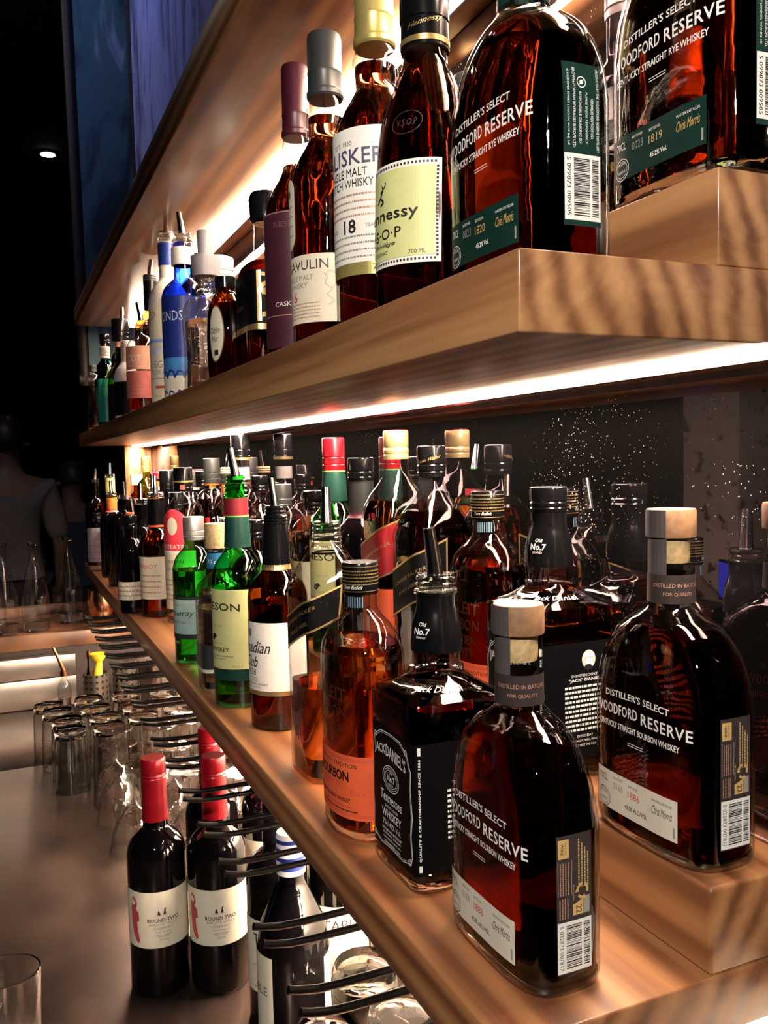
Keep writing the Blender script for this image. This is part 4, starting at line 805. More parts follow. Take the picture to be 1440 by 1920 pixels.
# ------------------------------------------------------------------ simpler bottles farther along
def simple(kind, label, loc, h, r, zs, zn, rn, glass, liq=None, fill=None, top=None, rot=0, n=2, labels=(), bands=(), curve=.6, hy=None, seg=32, group=None, ztop=None, rn2=None):
    """top: ('cap', mat, length, radius) | ('pour', collar mat) | ('both', mat, length, radius)"""
    t = thing(kind, label, 'bottle', loc, math.radians(rot), group)
    body_h = h
    if top and top[0] == 'cap': body_h = h-top[2]+.004
    elif top and top[0] == 'pour': body_h = h-.014
    P = P_round(r, zs, zn, rn, body_h, .004, curve=curve, n=n, rn2=rn2)
    if hy:
        for i in range(len(P.v)-2): P.v[i, 1] *= 1+(hy/r-1)*min(1, max(0, (P.v[i, 1]-rn)/(r-rn)))
        h_ = np.diff(P.z); P = Prof([(P.z[i], *P.v[i]) for i in range(len(P.z))])
    loft('glass_body', P, glass, t, seg=seg)
    if liq: loft('liquid', P, liq, t, z0=.006, z1=fill or zs, inset=.0023, seg=seg)
    for (z0, z1, m, nm) in bands: band(nm, P, z0, z1, m, t, .0007, seg)
    if top:
        if top[0] == 'cap': screwcap('cap', t, top[3], h-top[2], h, top[1], 24, 2, top[4] if len(top) > 4 else None)
        else: pourer(t, h-.016, rn*1.04, random.uniform(.05, .2), random.uniform(0, 6.28), top[1], .034, 10)
    for (phi, z0, z1, hw, m, items) in labels:
        s = Sheet(); s.rect(-hw, hw, z0, z1, m, 0, 24)
        for it in items:
            if it[0] == 't': s.text(it[1], it[2], it[3], it[4], it[5], w=it[6] if len(it) > 6 else None, rot=it[7] if len(it) > 7 else 0, shear=it[8] if len(it) > 8 else 0, lvl=2)
            elif it[0] == 'l':
                for k in range(it[1]): s.dashes(-hw*.7, hw*.7, it[2]-it[3]*k, it[4], it[5], k, 1)
            elif it[0] == 'r': s.rect(*it[1:5], it[5], 1, 8)
            elif it[0] == 'd': s.disc(*it[1:5], it[5], 2)
        s.build('label', P, t, math.radians(phi), .0009)
    return t
T = lambda *a: ('t',)+a
# front row of the lower shelf, going away
simple('brandy_bottle', 'dark amber bottle with cream figure label, black neck sleeve and spout', (.300, 1.900, ZA), .268, .038, .150, .190, .017, brown_glass, whiskey, .165, ('pour', fitment), 40, bands=[(.192, .196, ink_orange, 'orange_ring'), (.197, .250, cap_black, 'neck_sleeve')], labels=[(0, .04, .13, .045, paper_cream, [T('BRANDY', 0, .11, .008, ink_red, .05), ('l', 4, .09, .012, .003, ink_copper)])])
simple('wine_bottle', 'black bottle with two cream label blocks and pale spout collar, right of a twin', (.287, 2.034, ZA), .250, .037, .145, .185, .015, dark_glass, None, None, ('pour', fitment), 50, labels=[(0, .035, .075, .045, paper_cream, [T('LIQUEUR', 0, .055, .006, ink_black, .04)]), (0, .10, .125, .04, lab_purple, [T('COFFEE', 0, .112, .006, ink_white, .04)])])
simple('wine_bottle', 'black bottle with low cream label beside the amber figure bottle', (.254, 1.972, ZA), .215, .029, .135, .165, .013, dark_glass, None, None, ('cap', cap_black, .03, .015), 60, labels=[(0, .03, .070, .042, paper_cream, [('l', 3, .06, .01, .003, ink_grey)])])
simple('liqueur_bottle', 'squat black bottle with orange ribbed neck and two metal spouts', (.288, 2.180, ZA), .212, .042, .110, .150, .016, dark_glass, None, None, ('pour', ink_orange), 30, bands=[(.155, .195, cork, 'cork_band')])
simple('liqueur_bottle', 'large black bottle with clear spout collar towards the far end', (.300, 2.420, ZA), .248, .045, .155, .200, .017, dark_glass, None, None, ('pour', fitment), 20, n=3.5)
simple('liqueur_bottle', 'orange-necked dark bottle with red band towards the far end', (.288, 2.620, ZA), .250, .036, .160, .195, .014, dark_glass, None, None, ('pour', fitment), 20, bands=[(.20, .232, cap_orange, 'orange_neck'), (.19, .20, ink_red, 'red_band')])
simple('liqueur_bottle', 'tall yellow-necked bottle with spout near the far end', (.312, 2.860, ZA), .300, .038, .195, .235, .014, brown_glass, whiskey, .2, ('pour', fitment), 20, bands=[(.24, .285, plain('yellow_sleeve', (.75, .60, .22), .4), 'neck_sleeve')])
simple('liqueur_bottle', 'dark bottle with spout at the far end of the lower shelf front', (.275, 2.960, ZA), .284, .034, .180, .220, .013, dark_glass, None, None, ('pour', fitment), 20)
simple('aperitif_bottle', 'far bottle with long pale grey label and a glowing orange drink beside it', (.262, 2.800, ZA), .180, .030, .150, .168, .013, clear, None, None, ('cap', cap_black, .02, .014), 60, labels=[(0, .03, .135, .028, plain('lilac_grey_paper', (.42, .38, .44), .5), [('l', 5, .12, .02, .003, ink_grey)])])
simple('aperitif_bottle', 'orange drink in a clear bottle at the far end of the shelf', (.300, 2.740, ZA), .200, .032, .150, .175, .013, clear, pink_spirit, .14, ('cap', cap_black, .02, .014), 60, labels=[(0, .06, .12, .028, plain('grey_violet_paper', (.22, .18, .22), .5), [T('T', 0, .1, .01, ink_white)])])
simple('whiskey_bottle', 'brown bottle between the gin and the amber figure bottle, black capsule', (.357, 1.975, ZA), .262, .030, .165, .205, .014, brown_glass, whiskey, .16, ('cap', cap_black, .045, .0165), 30, labels=[(0, .05, .11, .04, lab_red, [('l', 3, .1, .015, .004, ink_gold)])])
simple('whiskey_bottle', 'second brown bottle behind the black liqueur bottles', (.350, 2.260, ZA), .270, .036, .165, .205, .014, brown_glass, whiskey, .16, ('pour', fitment), 30, labels=[(0, .05, .11, .04, paper_grey, [])])
simple('rum_bottle', 'bottle with black label and white print behind the black-label dome bottle', (.345, 1.480, ZA), .232, .037, .150, .185, .015, clear, whiskey, .15, ('cap', cap_black, .03, .017), 30, labels=[(0, .03, .12, .05, lab_black, [T('RUM', 0, .09, .012, ink_white, .04)])])
simple('whiskey_bottle', 'bottle with white capsule rings behind the green Irish bottle', (.345, 1.270, ZA), .240, .036, .160, .195, .014, brown_glass, whiskey, .16, ('cap', cap_black, .03, .0155), 30, labels=[(0, .05, .12, .045, paper_cream, [('l', 4, .11, .012, .003, ink_black)])])

# back row on the lower step
def drink_vodka(loc, label):
    t = simple('vodka_bottle', label, loc, .324, .040, .185, .232, .0165, clear, clear_spirit, .19, ('cap', cap_black, .050, .0185), 20, bands=[(.2360, .2600, plain('clear_band', (.5, .5, .48), .2), 'neck_band')], labels=[(0, .05, .16, .05, paper_white, [T('VODKA', 0, .12, .014, lab_red, .07)])])
    lathe('gold_ring', [(.0180, .2740), (.0192, .2740), (.0192, .2790), (.0180, .2790)], ink_gold, t, 28, closed=True); return t
drink_vodka((.430, 1.670, ZG), 'tall clear vodka bottle with black cap and gold ring on the step')
t = simple('rum_bottle', 'domed clear bottle with black and red label, half hidden by the green whiskey', (.4280, 1.400, ZG), .232, .043, .150, .200, .015, clear, clear_spirit, .155, ('cap', cap_grey, .040, .0175), 10, labels=[(0, .02, .138, .075, lab_black, [T('RUM', .01, .12, .010, ink_red, .035), T('CARTA BLANCA', .01, .105, .005, ink_red, .05), ('l', 5, .09, .012, .003, ink_copper)])])
simple('wine_bottle', 'dark bottle with glossy black cap and grey sleeve on the step', (.4300, 1.050, ZG), .273, .037, .160, .200, .0155, dark_glass, None, None, ('cap', cap_black, .030, .0175), 20, bands=[(.203, .243, cap_grey, 'neck_sleeve'), (.195, .203, lab_plum, 'neck_band')])
simple('bourbon_bottle', 'dark square bottle with grey capsule and orange ring on the step', (.4300, 1.930, ZG), .280, .040, .165, .215, .016, clear, whiskey_dark, .19, ('cap', cap_grey, .055, .0185), 20, bands=[(.2200, .2250, cap_orange, 'orange_ring')], labels=[(20, .10, .15, .022, lab_red, [T('B', 0, .125, .02, ink_black)])], n=3)
simple('rum_bottle', 'bottle with orange band and pale yellow neck on the step', (.4350, 1.800, ZG), .262, .034, .155, .195, .014, clear, whiskey_pale, .15, ('pour', plain('pale_yellow_collar', (.78, .72, .42), .4)), 20, bands=[(.205, .225, cap_orange, 'orange_band')])
simple('whiskey_bottle', 'whisky bottle with small black cap beside a red-topped one on the step', (.4320, 2.040, ZG), .250, .035, .160, .200, .014, clear, whiskey, .17, ('cap', cap_black, .035, .0165, cap_white), 20)
simple('whiskey_bottle', 'whisky bottle with red and white ringed cap on the step', (.4320, 2.160, ZG), .252, .037, .155, .200, .0165, clear, whiskey, .17, ('cap', cap_grey, .040, .0195, lab_red), 20, bands=[(.204, .210, cap_white, 'white_ring')])
simple('brandy_bottle', 'broad black-capsuled bottle on the step towards the far end', (.4280, 2.480, ZG), .251, .042, .130, .175, .020, dark_glass, None, None, ('cap', cap_black, .060, .0245, cap_white), 20)
simple('liqueur_bottle', 'bottle with red cap above a yellow and orange neck on the step', (.4280, 2.660, ZG), .246, .034, .150, .185, .014, brown_glass, whiskey, .15, ('cap', cap_red, .022, .0185), 20, bands=[(.20, .218, cap_orange, 'orange_band'), (.19, .20, cap_white, 'white_band')])
simple('liqueur_bottle', 'tall slim bottle at the far end of the step', (.4280, 2.880, ZG), .294, .030, .195, .225, .012, olive_glass, None, None, ('cap', cap_gold2, .05, .0145), 20)
simple('whiskey_bottle', 'bottle with white cap and red top at the very end of the step', (.4100, 2.960, ZG), .236, .034, .150, .180, .013, brown_glass, whiskey, .15, ('cap', cap_white, .035, .022, lab_red), 20)
simple('whiskey_bottle', 'amber bottle with black cap on the step behind the vodka', (.4320, 1.545, ZG), .245, .036, .155, .195, .014, clear, whiskey, .17, ('cap', cap_black, .03, .0155), 20, labels=[(0, .05, .12, .05, lab_black, [T('WHISKY', 0, .09, .008, ink_gold, .05)])])
simple('whiskey_bottle', 'amber bottle between the green red-capped bottle and the domed one', (.4320, 1.250, ZG), .225, .036, .155, .190, .014, clear, whiskey, .16, ('cap', cap_black, .03, .0155), 20, labels=[(0, .05, .12, .05, paper_cream, [])])
# ------------------------------------------------------------------ middle shelf
# cognac
t = thing('cognac_bottle', 'broad dark cognac bottle with yellow-green bordered label on the middle shelf', 'bottle', (.3020, .5920, ZD), math.radians(4))
P = P_round(.0425, .125, .190, .0150, .225, .004, curve=.3)
P = Prof([(0, .0365, .0365, 2), (.005, .0402, .0402, 2), (.060, .0398, .0398, 2), (.118, .0375, .0375, 2), (.140, .0345, .0345, 2), (.160, .0280, .0280, 2), (.178, .0205, .0205, 2), (.190, .0165, .0165, 2), (.225, .0155, .0155, 2)])
loft('glass_body', P, shell('smoked_glass', (.55, .45, .42), .02, .3), t, seg=56); loft('liquid', P, whiskey_dark, t, z0=.006, z1=.184, inset=.0024, seg=56)
cp = lathe('capsule', [(0, .1960), (.0182, .1960), (.0178, .2150), (.0178, .2160), (.0186, .2170), (.0186, .2300), (.0180, .2480), (.0172, .2500), (0, .2500)], cap_black, t, 40)
lathe('gold_ring', [(.0180, .1985), (.0187, .1985), (.0187, .2025), (.0180, .2025)], ink_gold, cp, 40, closed=True)
q = Sheet(); q.text('Hennessy', .012, .2085, .0050, ink_gold, w=.028, shear=.5, slant=.25, lvl=0); q.build('capsule_print', Prof([(.19, .0184, .0184, 2), (.25, .0184, .0184, 2)]), cp, .4, .0004)
s = Sheet(); s.rect(-.050, .050, .0350, .1080, paper_white, 0, 40); s.rect(-.0455, .0455, .0400, .1030, paper_ylgreen, 1, 40)
for k in range(34): s.rect(-.0475+.0028*k, -.0460+.0028*k, .1045, .1062, ink_black, 1, 1); s.rect(-.0475+.0028*k, -.0460+.0028*k, .0368, .0385, ink_black, 1, 1)
for k in range(24): s.rect(.0465, .0482, .0390+.0027*k, .0405+.0027*k, ink_black, 1, 1); s.rect(-.0482, -.0465, .0390+.0027*k, .0405+.0027*k, ink_black, 1, 1)
s.text('Hennessy', .003, .0710, .0110, ink_black, w=.062, bold=.006, lvl=2); s.text('V\u00b7S\u00b7O\u00b7P', .001, .0585, .0075, ink_black, w=.040, lvl=2); s.text('Privil\u00e8ge', .003, .0505, .0040, ink_black, w=.026, shear=.5, lvl=2)
s.text('COGNAC', .000, .0450, .0026, ink_black, lvl=2); s.text('700 ML', .0330, .0430, .0030, ink_black, lvl=2); s.line([(-.004, .082), (.000, .086), (.004, .082), (.000, .0800)], .0014, ink_black, 2); s.line([(.000, .086), (.003, .0905), (.002, .094)], .0013, ink_black, 2); s.line([(.0, .089), (.006, .0935), (.006, .096)], .0009, ink_black, 2)
s.build('front_label', P, t, 0, .0005, maxstep=.002)
q = Sheet(); q.ring(.022, .1350, .0120, .0085, .0005, lab_purple, 0); q.text('V.S.O.P', .022, .1350, .0050, lab_plum, w=.016, lvl=0); q.build('moulded_oval', P, t, 0, .0004)

def malt(loc, rot, label, h, capm, r=.037, liq=whiskey_dark, fill=.205, capl=.06, neckw=.0160, bulge=.0195):
    t = thing('whiskey_bottle', label, 'bottle', loc, math.radians(rot))
    P = Prof([(0, r-.004, r-.004, 2), (.005, r, r, 2), (.155, r, r, 2), (.168, r*.96, r*.96, 2), (.182, r*.82, r*.82, 2), (.195, r*.62, r*.62, 2), (.204, .0190, .0190, 2), (.214, bulge, bulge, 2), (.226, bulge*.98, bulge*.98, 2), (h-capl, neckw, neckw, 2), (h-.006, neckw*.9, neckw*.9, 2)])
    loft('glass_body', P, clear, t, seg=56); loft('liquid', P, liq, t, z0=.006, z1=fill, inset=.0024, seg=56)
    z0 = h-capl; k = neckw
    lathe('capsule', [(0, z0), (k*1.05, z0), (k*1.12, z0+.002), (k*1.12, z0+.006), (k*1.04, z0+.008), (k*1.02, z0+.022), (k*1.06, z0+.024), (k*1.02, z0+.026), (k*1.02, h-.003), (k*.95, h), (0, h)], capm, t, 40, sharp=25)
    return t, P
t, P = malt((.3000, .6800, ZD), 18, 'malt whisky bottle with tall white label and gold capsule on the middle shelf', .296, cap_gold2, fill=.221)
s = Sheet(); s.rect(-.050, .056, .0550, .1620, paper_white, 0, 44); s.rect(-.050, .056, .0450, .0550, cap_gold2, 0, 44); s.text('70cl e', .035, .0500, .0055, ink_black, lvl=1)
s.text('EST. 1830', .0, .1500, .0035, ink_grey, lvl=1); s.text('TALISKER', .000, .1390, .0125, plain('navy_ink', (.08, .07, .14), .5), w=.074, bold=.006, lvl=1); s.text('SINGLE MALT', .000, .1265, .0065, ink_black, w=.046, lvl=1); s.text('SCOTCH WHISKY', .000, .1180, .0065, ink_black, w=.056, lvl=1)
for k in range(4): s.dashes(-.038, .034, .1090-.0055*k, .0013, ink_copper, k, 1)
s.text('18', .006, .0840, .0110, ink_black, w=.0125, bold=.015, lvl=1); s.text('AGED', -.014, .0830, .0028, ink_grey, lvl=1); s.text('YEARS', .026, .0840, .0028, ink_grey, lvl=1)
for k in range(4): s.dashes(-.038, .036, .0760-.0055*k, .0013, ink_grey, 7+k, 1)
s.build('front_label', P, t, 0, .0005, maxstep=.002)
t, P = malt((.3000, .8000, ZD), 14, 'malt whisky bottle with grey-green capsule and low cream label on the middle shelf', .300, cap_grey, fill=.222)
s = Sheet(); s.rect(-.048, .066, .0250, .0880, paper_cream, 0, 44); s.text('LAGAVULIN', .0, .0785, .0090, ink_black, w=.070, lvl=1); s.text('SINGLE MALT', .0, .0670, .0048, ink_grey, w=.040, lvl=1); s.text('WHISKY', .0, .0600, .0048, ink_grey, w=.028, lvl=1); s.text('16', -.006, .0500, .0095, ink_red, w=.012, lvl=1)
for k in range(5): s.dashes(-.036, .026, .0430-.0032*k, .0010, ink_copper, k, 1)
s.line([(.030, .070), (.034, .066), (.031, .060), (.038, .055), (.033, .050), (.040, .044), (.034, .040)], .0012, plain('faded_print', (.55, .50, .36), .5), 1); s.ring(.037, .064, .006, .008, .0008, MATS['faded_print'], 1)
s.build('front_label', P, t, 0, .0005, maxstep=.002)
q = Sheet(); q.rect(-.012, .012, .108, .150, paper_cream, 0); q.disc(0, .150, .012, .012, paper_cream, 0); q.disc(0, .108, .012, .012, paper_cream, 0); q.disc(0, .148, .003, .004, ink_black, 1)
for k in range(4): q.dashes(-.008, .008, .136-.009*k, .0012, ink_grey, k, 1)
q.build('shoulder_label', P, t, -.35, .0006)
t, P = malt((.3050, .9050, ZD), 30, 'malt whisky bottle with plum label and long plum capsule on the middle shelf', .315, cap_plum, capl=.075, fill=.210, neckw=.0142, bulge=.0165)
s = Sheet(); s.rect(-.056, .062, .0150, .1560, lab_plum, 0, 44); s.text('CASK FINISH', .020, .0600, .0045, ink_white, w=.044, lvl=1); s.text('YEARS', .030, .0380, .0040, ink_white, lvl=1); s.rect(-.056, .062, .0480, .0488, ink_copper, 1, 40); s.rect(-.056, .062, .1540, .1548, ink_copper, 1, 40)
s.text('RESERVE', .02, .1420, .0055, plain('dim_plum_ink', (.18, .07, .10), .5), w=.044, lvl=1); s.build('front_label', P, t, 0, .0005)

# flat black-labelled bottle
t = thing('whiskey_bottle', 'flat whisky bottle with black label and gold letter on the middle shelf', 'bottle', (.3150, 1.060, ZD))
P = Prof([(0, .030, .040, 4), (.004, .034, .045, 5), (.128, .034, .045, 5), (.140, .031, .041, 4), (.150, .024, .029, 2.6), (.157, .0165, .0165, 2), (.195, .0150, .0150, 2)])
loft('glass_body', P, clear, t, seg=48); loft('liquid', P, whiskey_dark, t, z0=.007, z1=.138, inset=.0025, seg=48)
lathe('stopper', [(0, .1900), (.0165, .1900), (.0200, .1940), (.0215, .2200), (.0190, .2270), (0, .2270)], cap_black, t, 24)
s = Sheet(); s.rect(-.090, .078, .0540, .1250, lab_black, 0, 60); s.rect(-.090, .078, .0540, .0610, ink_gold, 1, 60); s.ring(.060, .0980, .0150, .0145, .0050, ink_gold, 1, 1, 180) ; s.rect(.044, .049, .0640, .1240, ink_gold, 1, 2); s.ring(.050, .0850, .0170, .0160, .0055, ink_gold, 1, -90, 90); s.ring(.050, .1100, .0140, .0120, .0045, ink_gold, 1, -90, 90); s.text('SCOTCH', -.010, .085, .005, ink_gold, w=.03, lvl=1); s.build('wrap_label', P, t, 0, .0005)

# dark flask with oval label
t = thing('liqueur_bottle', 'low dark flask with tall oval cream label on the middle shelf', 'bottle', (.2780, 1.130, ZD))
P = Prof([(0, .020, .032, 2.6), (.004, .023, .036, 2.8), (.060, .024, .038, 2.6), (.095, .022, .034, 2.3), (.112, .016, .020, 2), (.118, .0125, .0125, 2), (.132, .012, .012, 2)])
loft('glass_body', P, brown_glass, t, seg=40); loft('liquid', P, whiskey_dark, t, z0=.006, z1=.100, inset=.002, seg=40); lathe('cap', [(0, .1220), (.0135, .1220), (.0135, .1360), (0, .1370)], cap_black, t, 24)
s = Sheet(); s.disc(0, .060, .0150, .0360, ink_gold, 0, 40); s.disc(0, .060, .0138, .0345, paper_cream, 1, 40); s.text('Dublin', -.001, .0640, .0080, ink_black, w=.020, shear=.5); s.text('Mist', -.001, .0530, .0070, ink_black, w=.014, shear=.5); s.rect(-.002, .006, .0320, .0390, lab_purple, 2); s.build('oval_label', P, t, .85, .0006)

# crystal-cut clear decanter
t = thing('tequila_bottle', 'faceted clear bottle with frosted stopper on the middle shelf', 'bottle', (.2980, 1.330, ZD))
P = Prof([(0, .031, .034, 4.5), (.005, .035, .038, 5), (.060, .034, .037, 4), (.120, .0355, .039, 4), (.132, .034, .037, 3), (.142, .028, .030, 2.4), (.150, .0170, .0170, 2), (.178, .0160, .0160, 2)])
loft('glass_body', P, shell('cut_glass', (.97, .97, .96), .04, .85, 2.5, 60), t, seg=44); loft('liquid', P, clear_spirit, t, z0=.012, z1=.110, inset=.004, seg=44)
st = lathe('stopper', [(0, .1780), (.0200, .1780), (.0225, .2020), (.0225, .2080), (.0120, .2090), (.0120, .2460), (0, .2475)], plain('frosted_lilac_stopper', (.30, .29, .32), .35, 0, .06), t, 28)
for k in range(3): lathe('neck_ring', [(.0165, .152+.008*k), (.0190, .1535+.008*k), (.0190, .1565+.008*k), (.0165, .158+.008*k)], clear_lumpy, t, 28, closed=True)
simple('tequila_bottle', 'clear bottle with pale round stopper and blue neck band behind the oval flask', (.335, 1.410, ZD), .226, .034, .140, .170, .022, clear_lumpy, clear_spirit, .12, ('cap', cap_teal, .038, .0260), 20, bands=[(.172, .186, cap_blue, 'blue_band')], n=3)
simple('vodka_bottle', 'clear vodka bottle with grey stopper behind the faceted one', (.335, 1.545, ZD), .262, .034, .150, .185, .016, clear, clear_spirit, .12, ('cap', cap_grey, .040, .0165), 20)

# blue vodka
t = thing('vodka_bottle', 'deep blue vodka bottle with wave picture and spout on the middle shelf', 'bottle', (.2930, 1.480, ZD), math.radians(2))
P = P_round(.0370, .170, .205, .0150, .262, .004, curve=.6)
loft('glass_body', P, blue_glass, t, seg=44)
lathe('white_collar', [(.0155, .2250), (.0190, .2250), (.0185, .2540), (.0155, .2540)], cap_white, t, 32, closed=True); ribbed('screw_thread', .0172, .0168, .2540, .2680, 3, fitment, t, .001, 28); pourer(t, .2660, .014, .12, 2.8, length=.034)
s = Sheet(); s.rect(-.116, .116, .0, .0, lab_blue, 0, 2) if False else None
s.rect(-.1155, .1155, .070, .170, lab_blue, 0, 60); s.rect(-.1155, .1155, .040, .070, plain('mid_blue_paper', (.05, .22, .55), .4), 0, 60); s.rect(-.1155, .1155, .004, .040, paper_grey, 0, 60)
for k in range(7): s.line([(-.05+.016*k, .038), (-.044+.016*k, .050-.002*(k % 2)), (-.036+.016*k, .046), (-.034+.016*k, .036)], .0035, lab_blue, 1); s.line([(-.048+.016*k, .006), (-.044+.016*k, .016), (-.036+.016*k, .012)], .003, lab_blue, 1)
s.text('DIAMONDS', .004, .138, .016, plain('pale_blue_ink', (.55, .65, .85), .4), w=.085, lvl=1); s.build('wrap_picture', P, t, 0, .0005)
lathe('base_glass', [(0, .0), (.034, .0), (.0362, .004), (0, .004)], blue_glass, t, 40)

# white frosted vodka
t = thing('vodka_bottle', 'tall frosted white vodka bottle with blue neck band and thin blue stripe label', 'bottle', (.3000, 1.660, ZD), math.radians(20))
P = P_round(.0370, .190, .240, .0155, .306, .004, curve=.6)
loft('glass_body', P, frosted, t, seg=40); band('blue_band', P, .262, .303, cap_blue, t, .0012); ribbed('screw_thread', .0165, .016, .3040, .3180, 3, fitment, t, .001, 26); pourer(t, .3120, .014, .05, 1.0, length=.024)
s = Sheet(); s.rect(-.045, .070, .010, .188, paper_cream, 0, 36); s.rect(-.020, .040, .118, .124, plain('stripe_blue', (.25, .40, .80), .4), 1); s.rect(-.020, .040, .095, .110, plain('stripe_pale', (.65, .70, .80), .4), 1); s.text('ego', -.004, .165, .022, ink_copper, w=.03, shear=.3, lvl=1); s.text('42 EGO', .010, .078, .013, ink_grey, w=.055, lvl=1); s.text('VODKA', .010, .064, .009, ink_grey, w=.036, lvl=1); s.rect(.006, .026, .034, .039, ink_red, 1); s.text('700 ml', .010, .020, .004, ink_grey, lvl=1); s.dashes(-.01, .03, .052, .002, ink_grey, 1, 1)
s.build('front_label', P, t, 0, .0007)
simple('vodka_bottle', 'tall clear bottle with spout left of the blue-banded one', (.3350, 1.800, ZD), .320, .036, .200, .240, .015, clear, clear_spirit, .1, ('pour', fitment), 30)
simple('liqueur_bottle', 'amber bottle with black flared sleeve and spout left of the frosted vodka', (.3120, 1.940, ZD), .305, .036, .185, .225, .014, brown_glass, whiskey, .18, ('pour', cap_grey), 30, bands=[(.228, .290, cap_black, 'neck_sleeve')])
simple('spirit_bottle', 'pink and red labelled bottle with spout left of the frosted vodka', (.2760, 1.850, ZD), .196, .032, .130, .160, .013, clear, pink_spirit, .05, ('pour', fitment), 50, labels=[(0, .03, .085, .034, plain('pinkish_red_paper', (.62, .16, .14), .5), [T('GIN', 0, .07, .010, ink_copper, .02), ('l', 3, .055, .008, .002, ink_copper)]), (0, .088, .135, .034, plain('salmon_paper', (.70, .34, .24), .5), [T('TOT', 0, .11, .014, paper_cream, .03)])])
simple('liqueur_bottle', 'white-necked cream liqueur bottle with black body', (.2760, 2.060, ZD), .176, .034, .085, .130, .016, frosted, None, None, ('cap', cap_white, .026, .0160), 30, bands=[(.006, .082, lab_black, 'black_wrap')])
simple('liqueur_bottle', 'olive-yellow bottle with square black cap and pink ring', (.2950, 2.330, ZD), .268, .036, .110, .160, .015, olive_glass, None, None, ('cap', cap_black, .055, .0215), 30, bands=[(.196, .210, ink_copper, 'copper_ring'), (.006, .100, lab_black, 'black_wrap')], curve=.3)
simple('liqueur_bottle', 'slim teal bottle near the far end of the middle shelf', (.2620, 2.397, ZD), .205, .022, .125, .160, .012, teal_glass, None, None, ('cap', frosted, .03, .0130), 30, bands=[(.008, .120, plain('teal_wrap', (.02, .36, .30), .35), 'teal_wrap')])
simple('liqueur_bottle', 'dark bottle with red neck at the far end of the middle shelf', (.3100, 2.830, ZD), .300, .034, .180, .220, .013, dark_glass, None, None, ('cap', cap_black, .03, .0150), 30, bands=[(.225, .262, cap_red, 'red_neck')])
simple('spirit_bottle', 'slim clear bottle with a spot of orange at its base, last on the middle shelf', (.2640, 2.760, ZD), .196, .022, .150, .170, .010, clear, pink_spirit, .015, ('cap', cap_grey, .02, .0120), 30)
simple('spirit_bottle', 'tall dark bottle with clear neck beside the olive-yellow one', (.3250, 2.520, ZD), .300, .034, .180, .220, .014, dark_glass, None, None, ('pour', fitment), 30)
# back row on the middle step
simple('whiskey_bottle', 'bottle with dark red capsule behind the gold-capsuled malt', (.4280, .905, ZH), .262, .035, .150, .190, .013, clear, whiskey, .17, ('cap', cap_plum, .070, .0160, cap_gold), 30, seg=40)
simple('whiskey_bottle', 'bottle with dark cap and amber neck peeping out behind the cognac', (.4300, .750, ZH), .208, .036, .120, .150, .014, clear, whiskey_pale, .16, ('cap', cap_grey, .03, .0160), 30, seg=40)
simple('spirit_bottle', 'pale clear bottle behind the left rye flask against the light', (.4280, .630, ZH), .262, .038, .130, .190, .016, clear, whiskey_pale, .09, ('cap', cap_silver, .04, .0175), 30, seg=40, labels=[(0, .03, .10, .045, paper_grey, [])])
simple('whiskey_bottle', 'amber bottle on the middle step behind the grey-capsuled malt', (.4300, 1.020, ZH), .225, .036, .130, .165, .014, clear, whiskey, .13, ('cap', cap_black, .03, .0160), 30)
simple('whiskey_bottle', 'amber bottle on the middle step behind the flat black-labelled bottle', (.4300, 1.160, ZH), .160, .036, .100, .125, .014, clear, whiskey, .10, ('cap', cap_black, .02, .0150), 30)

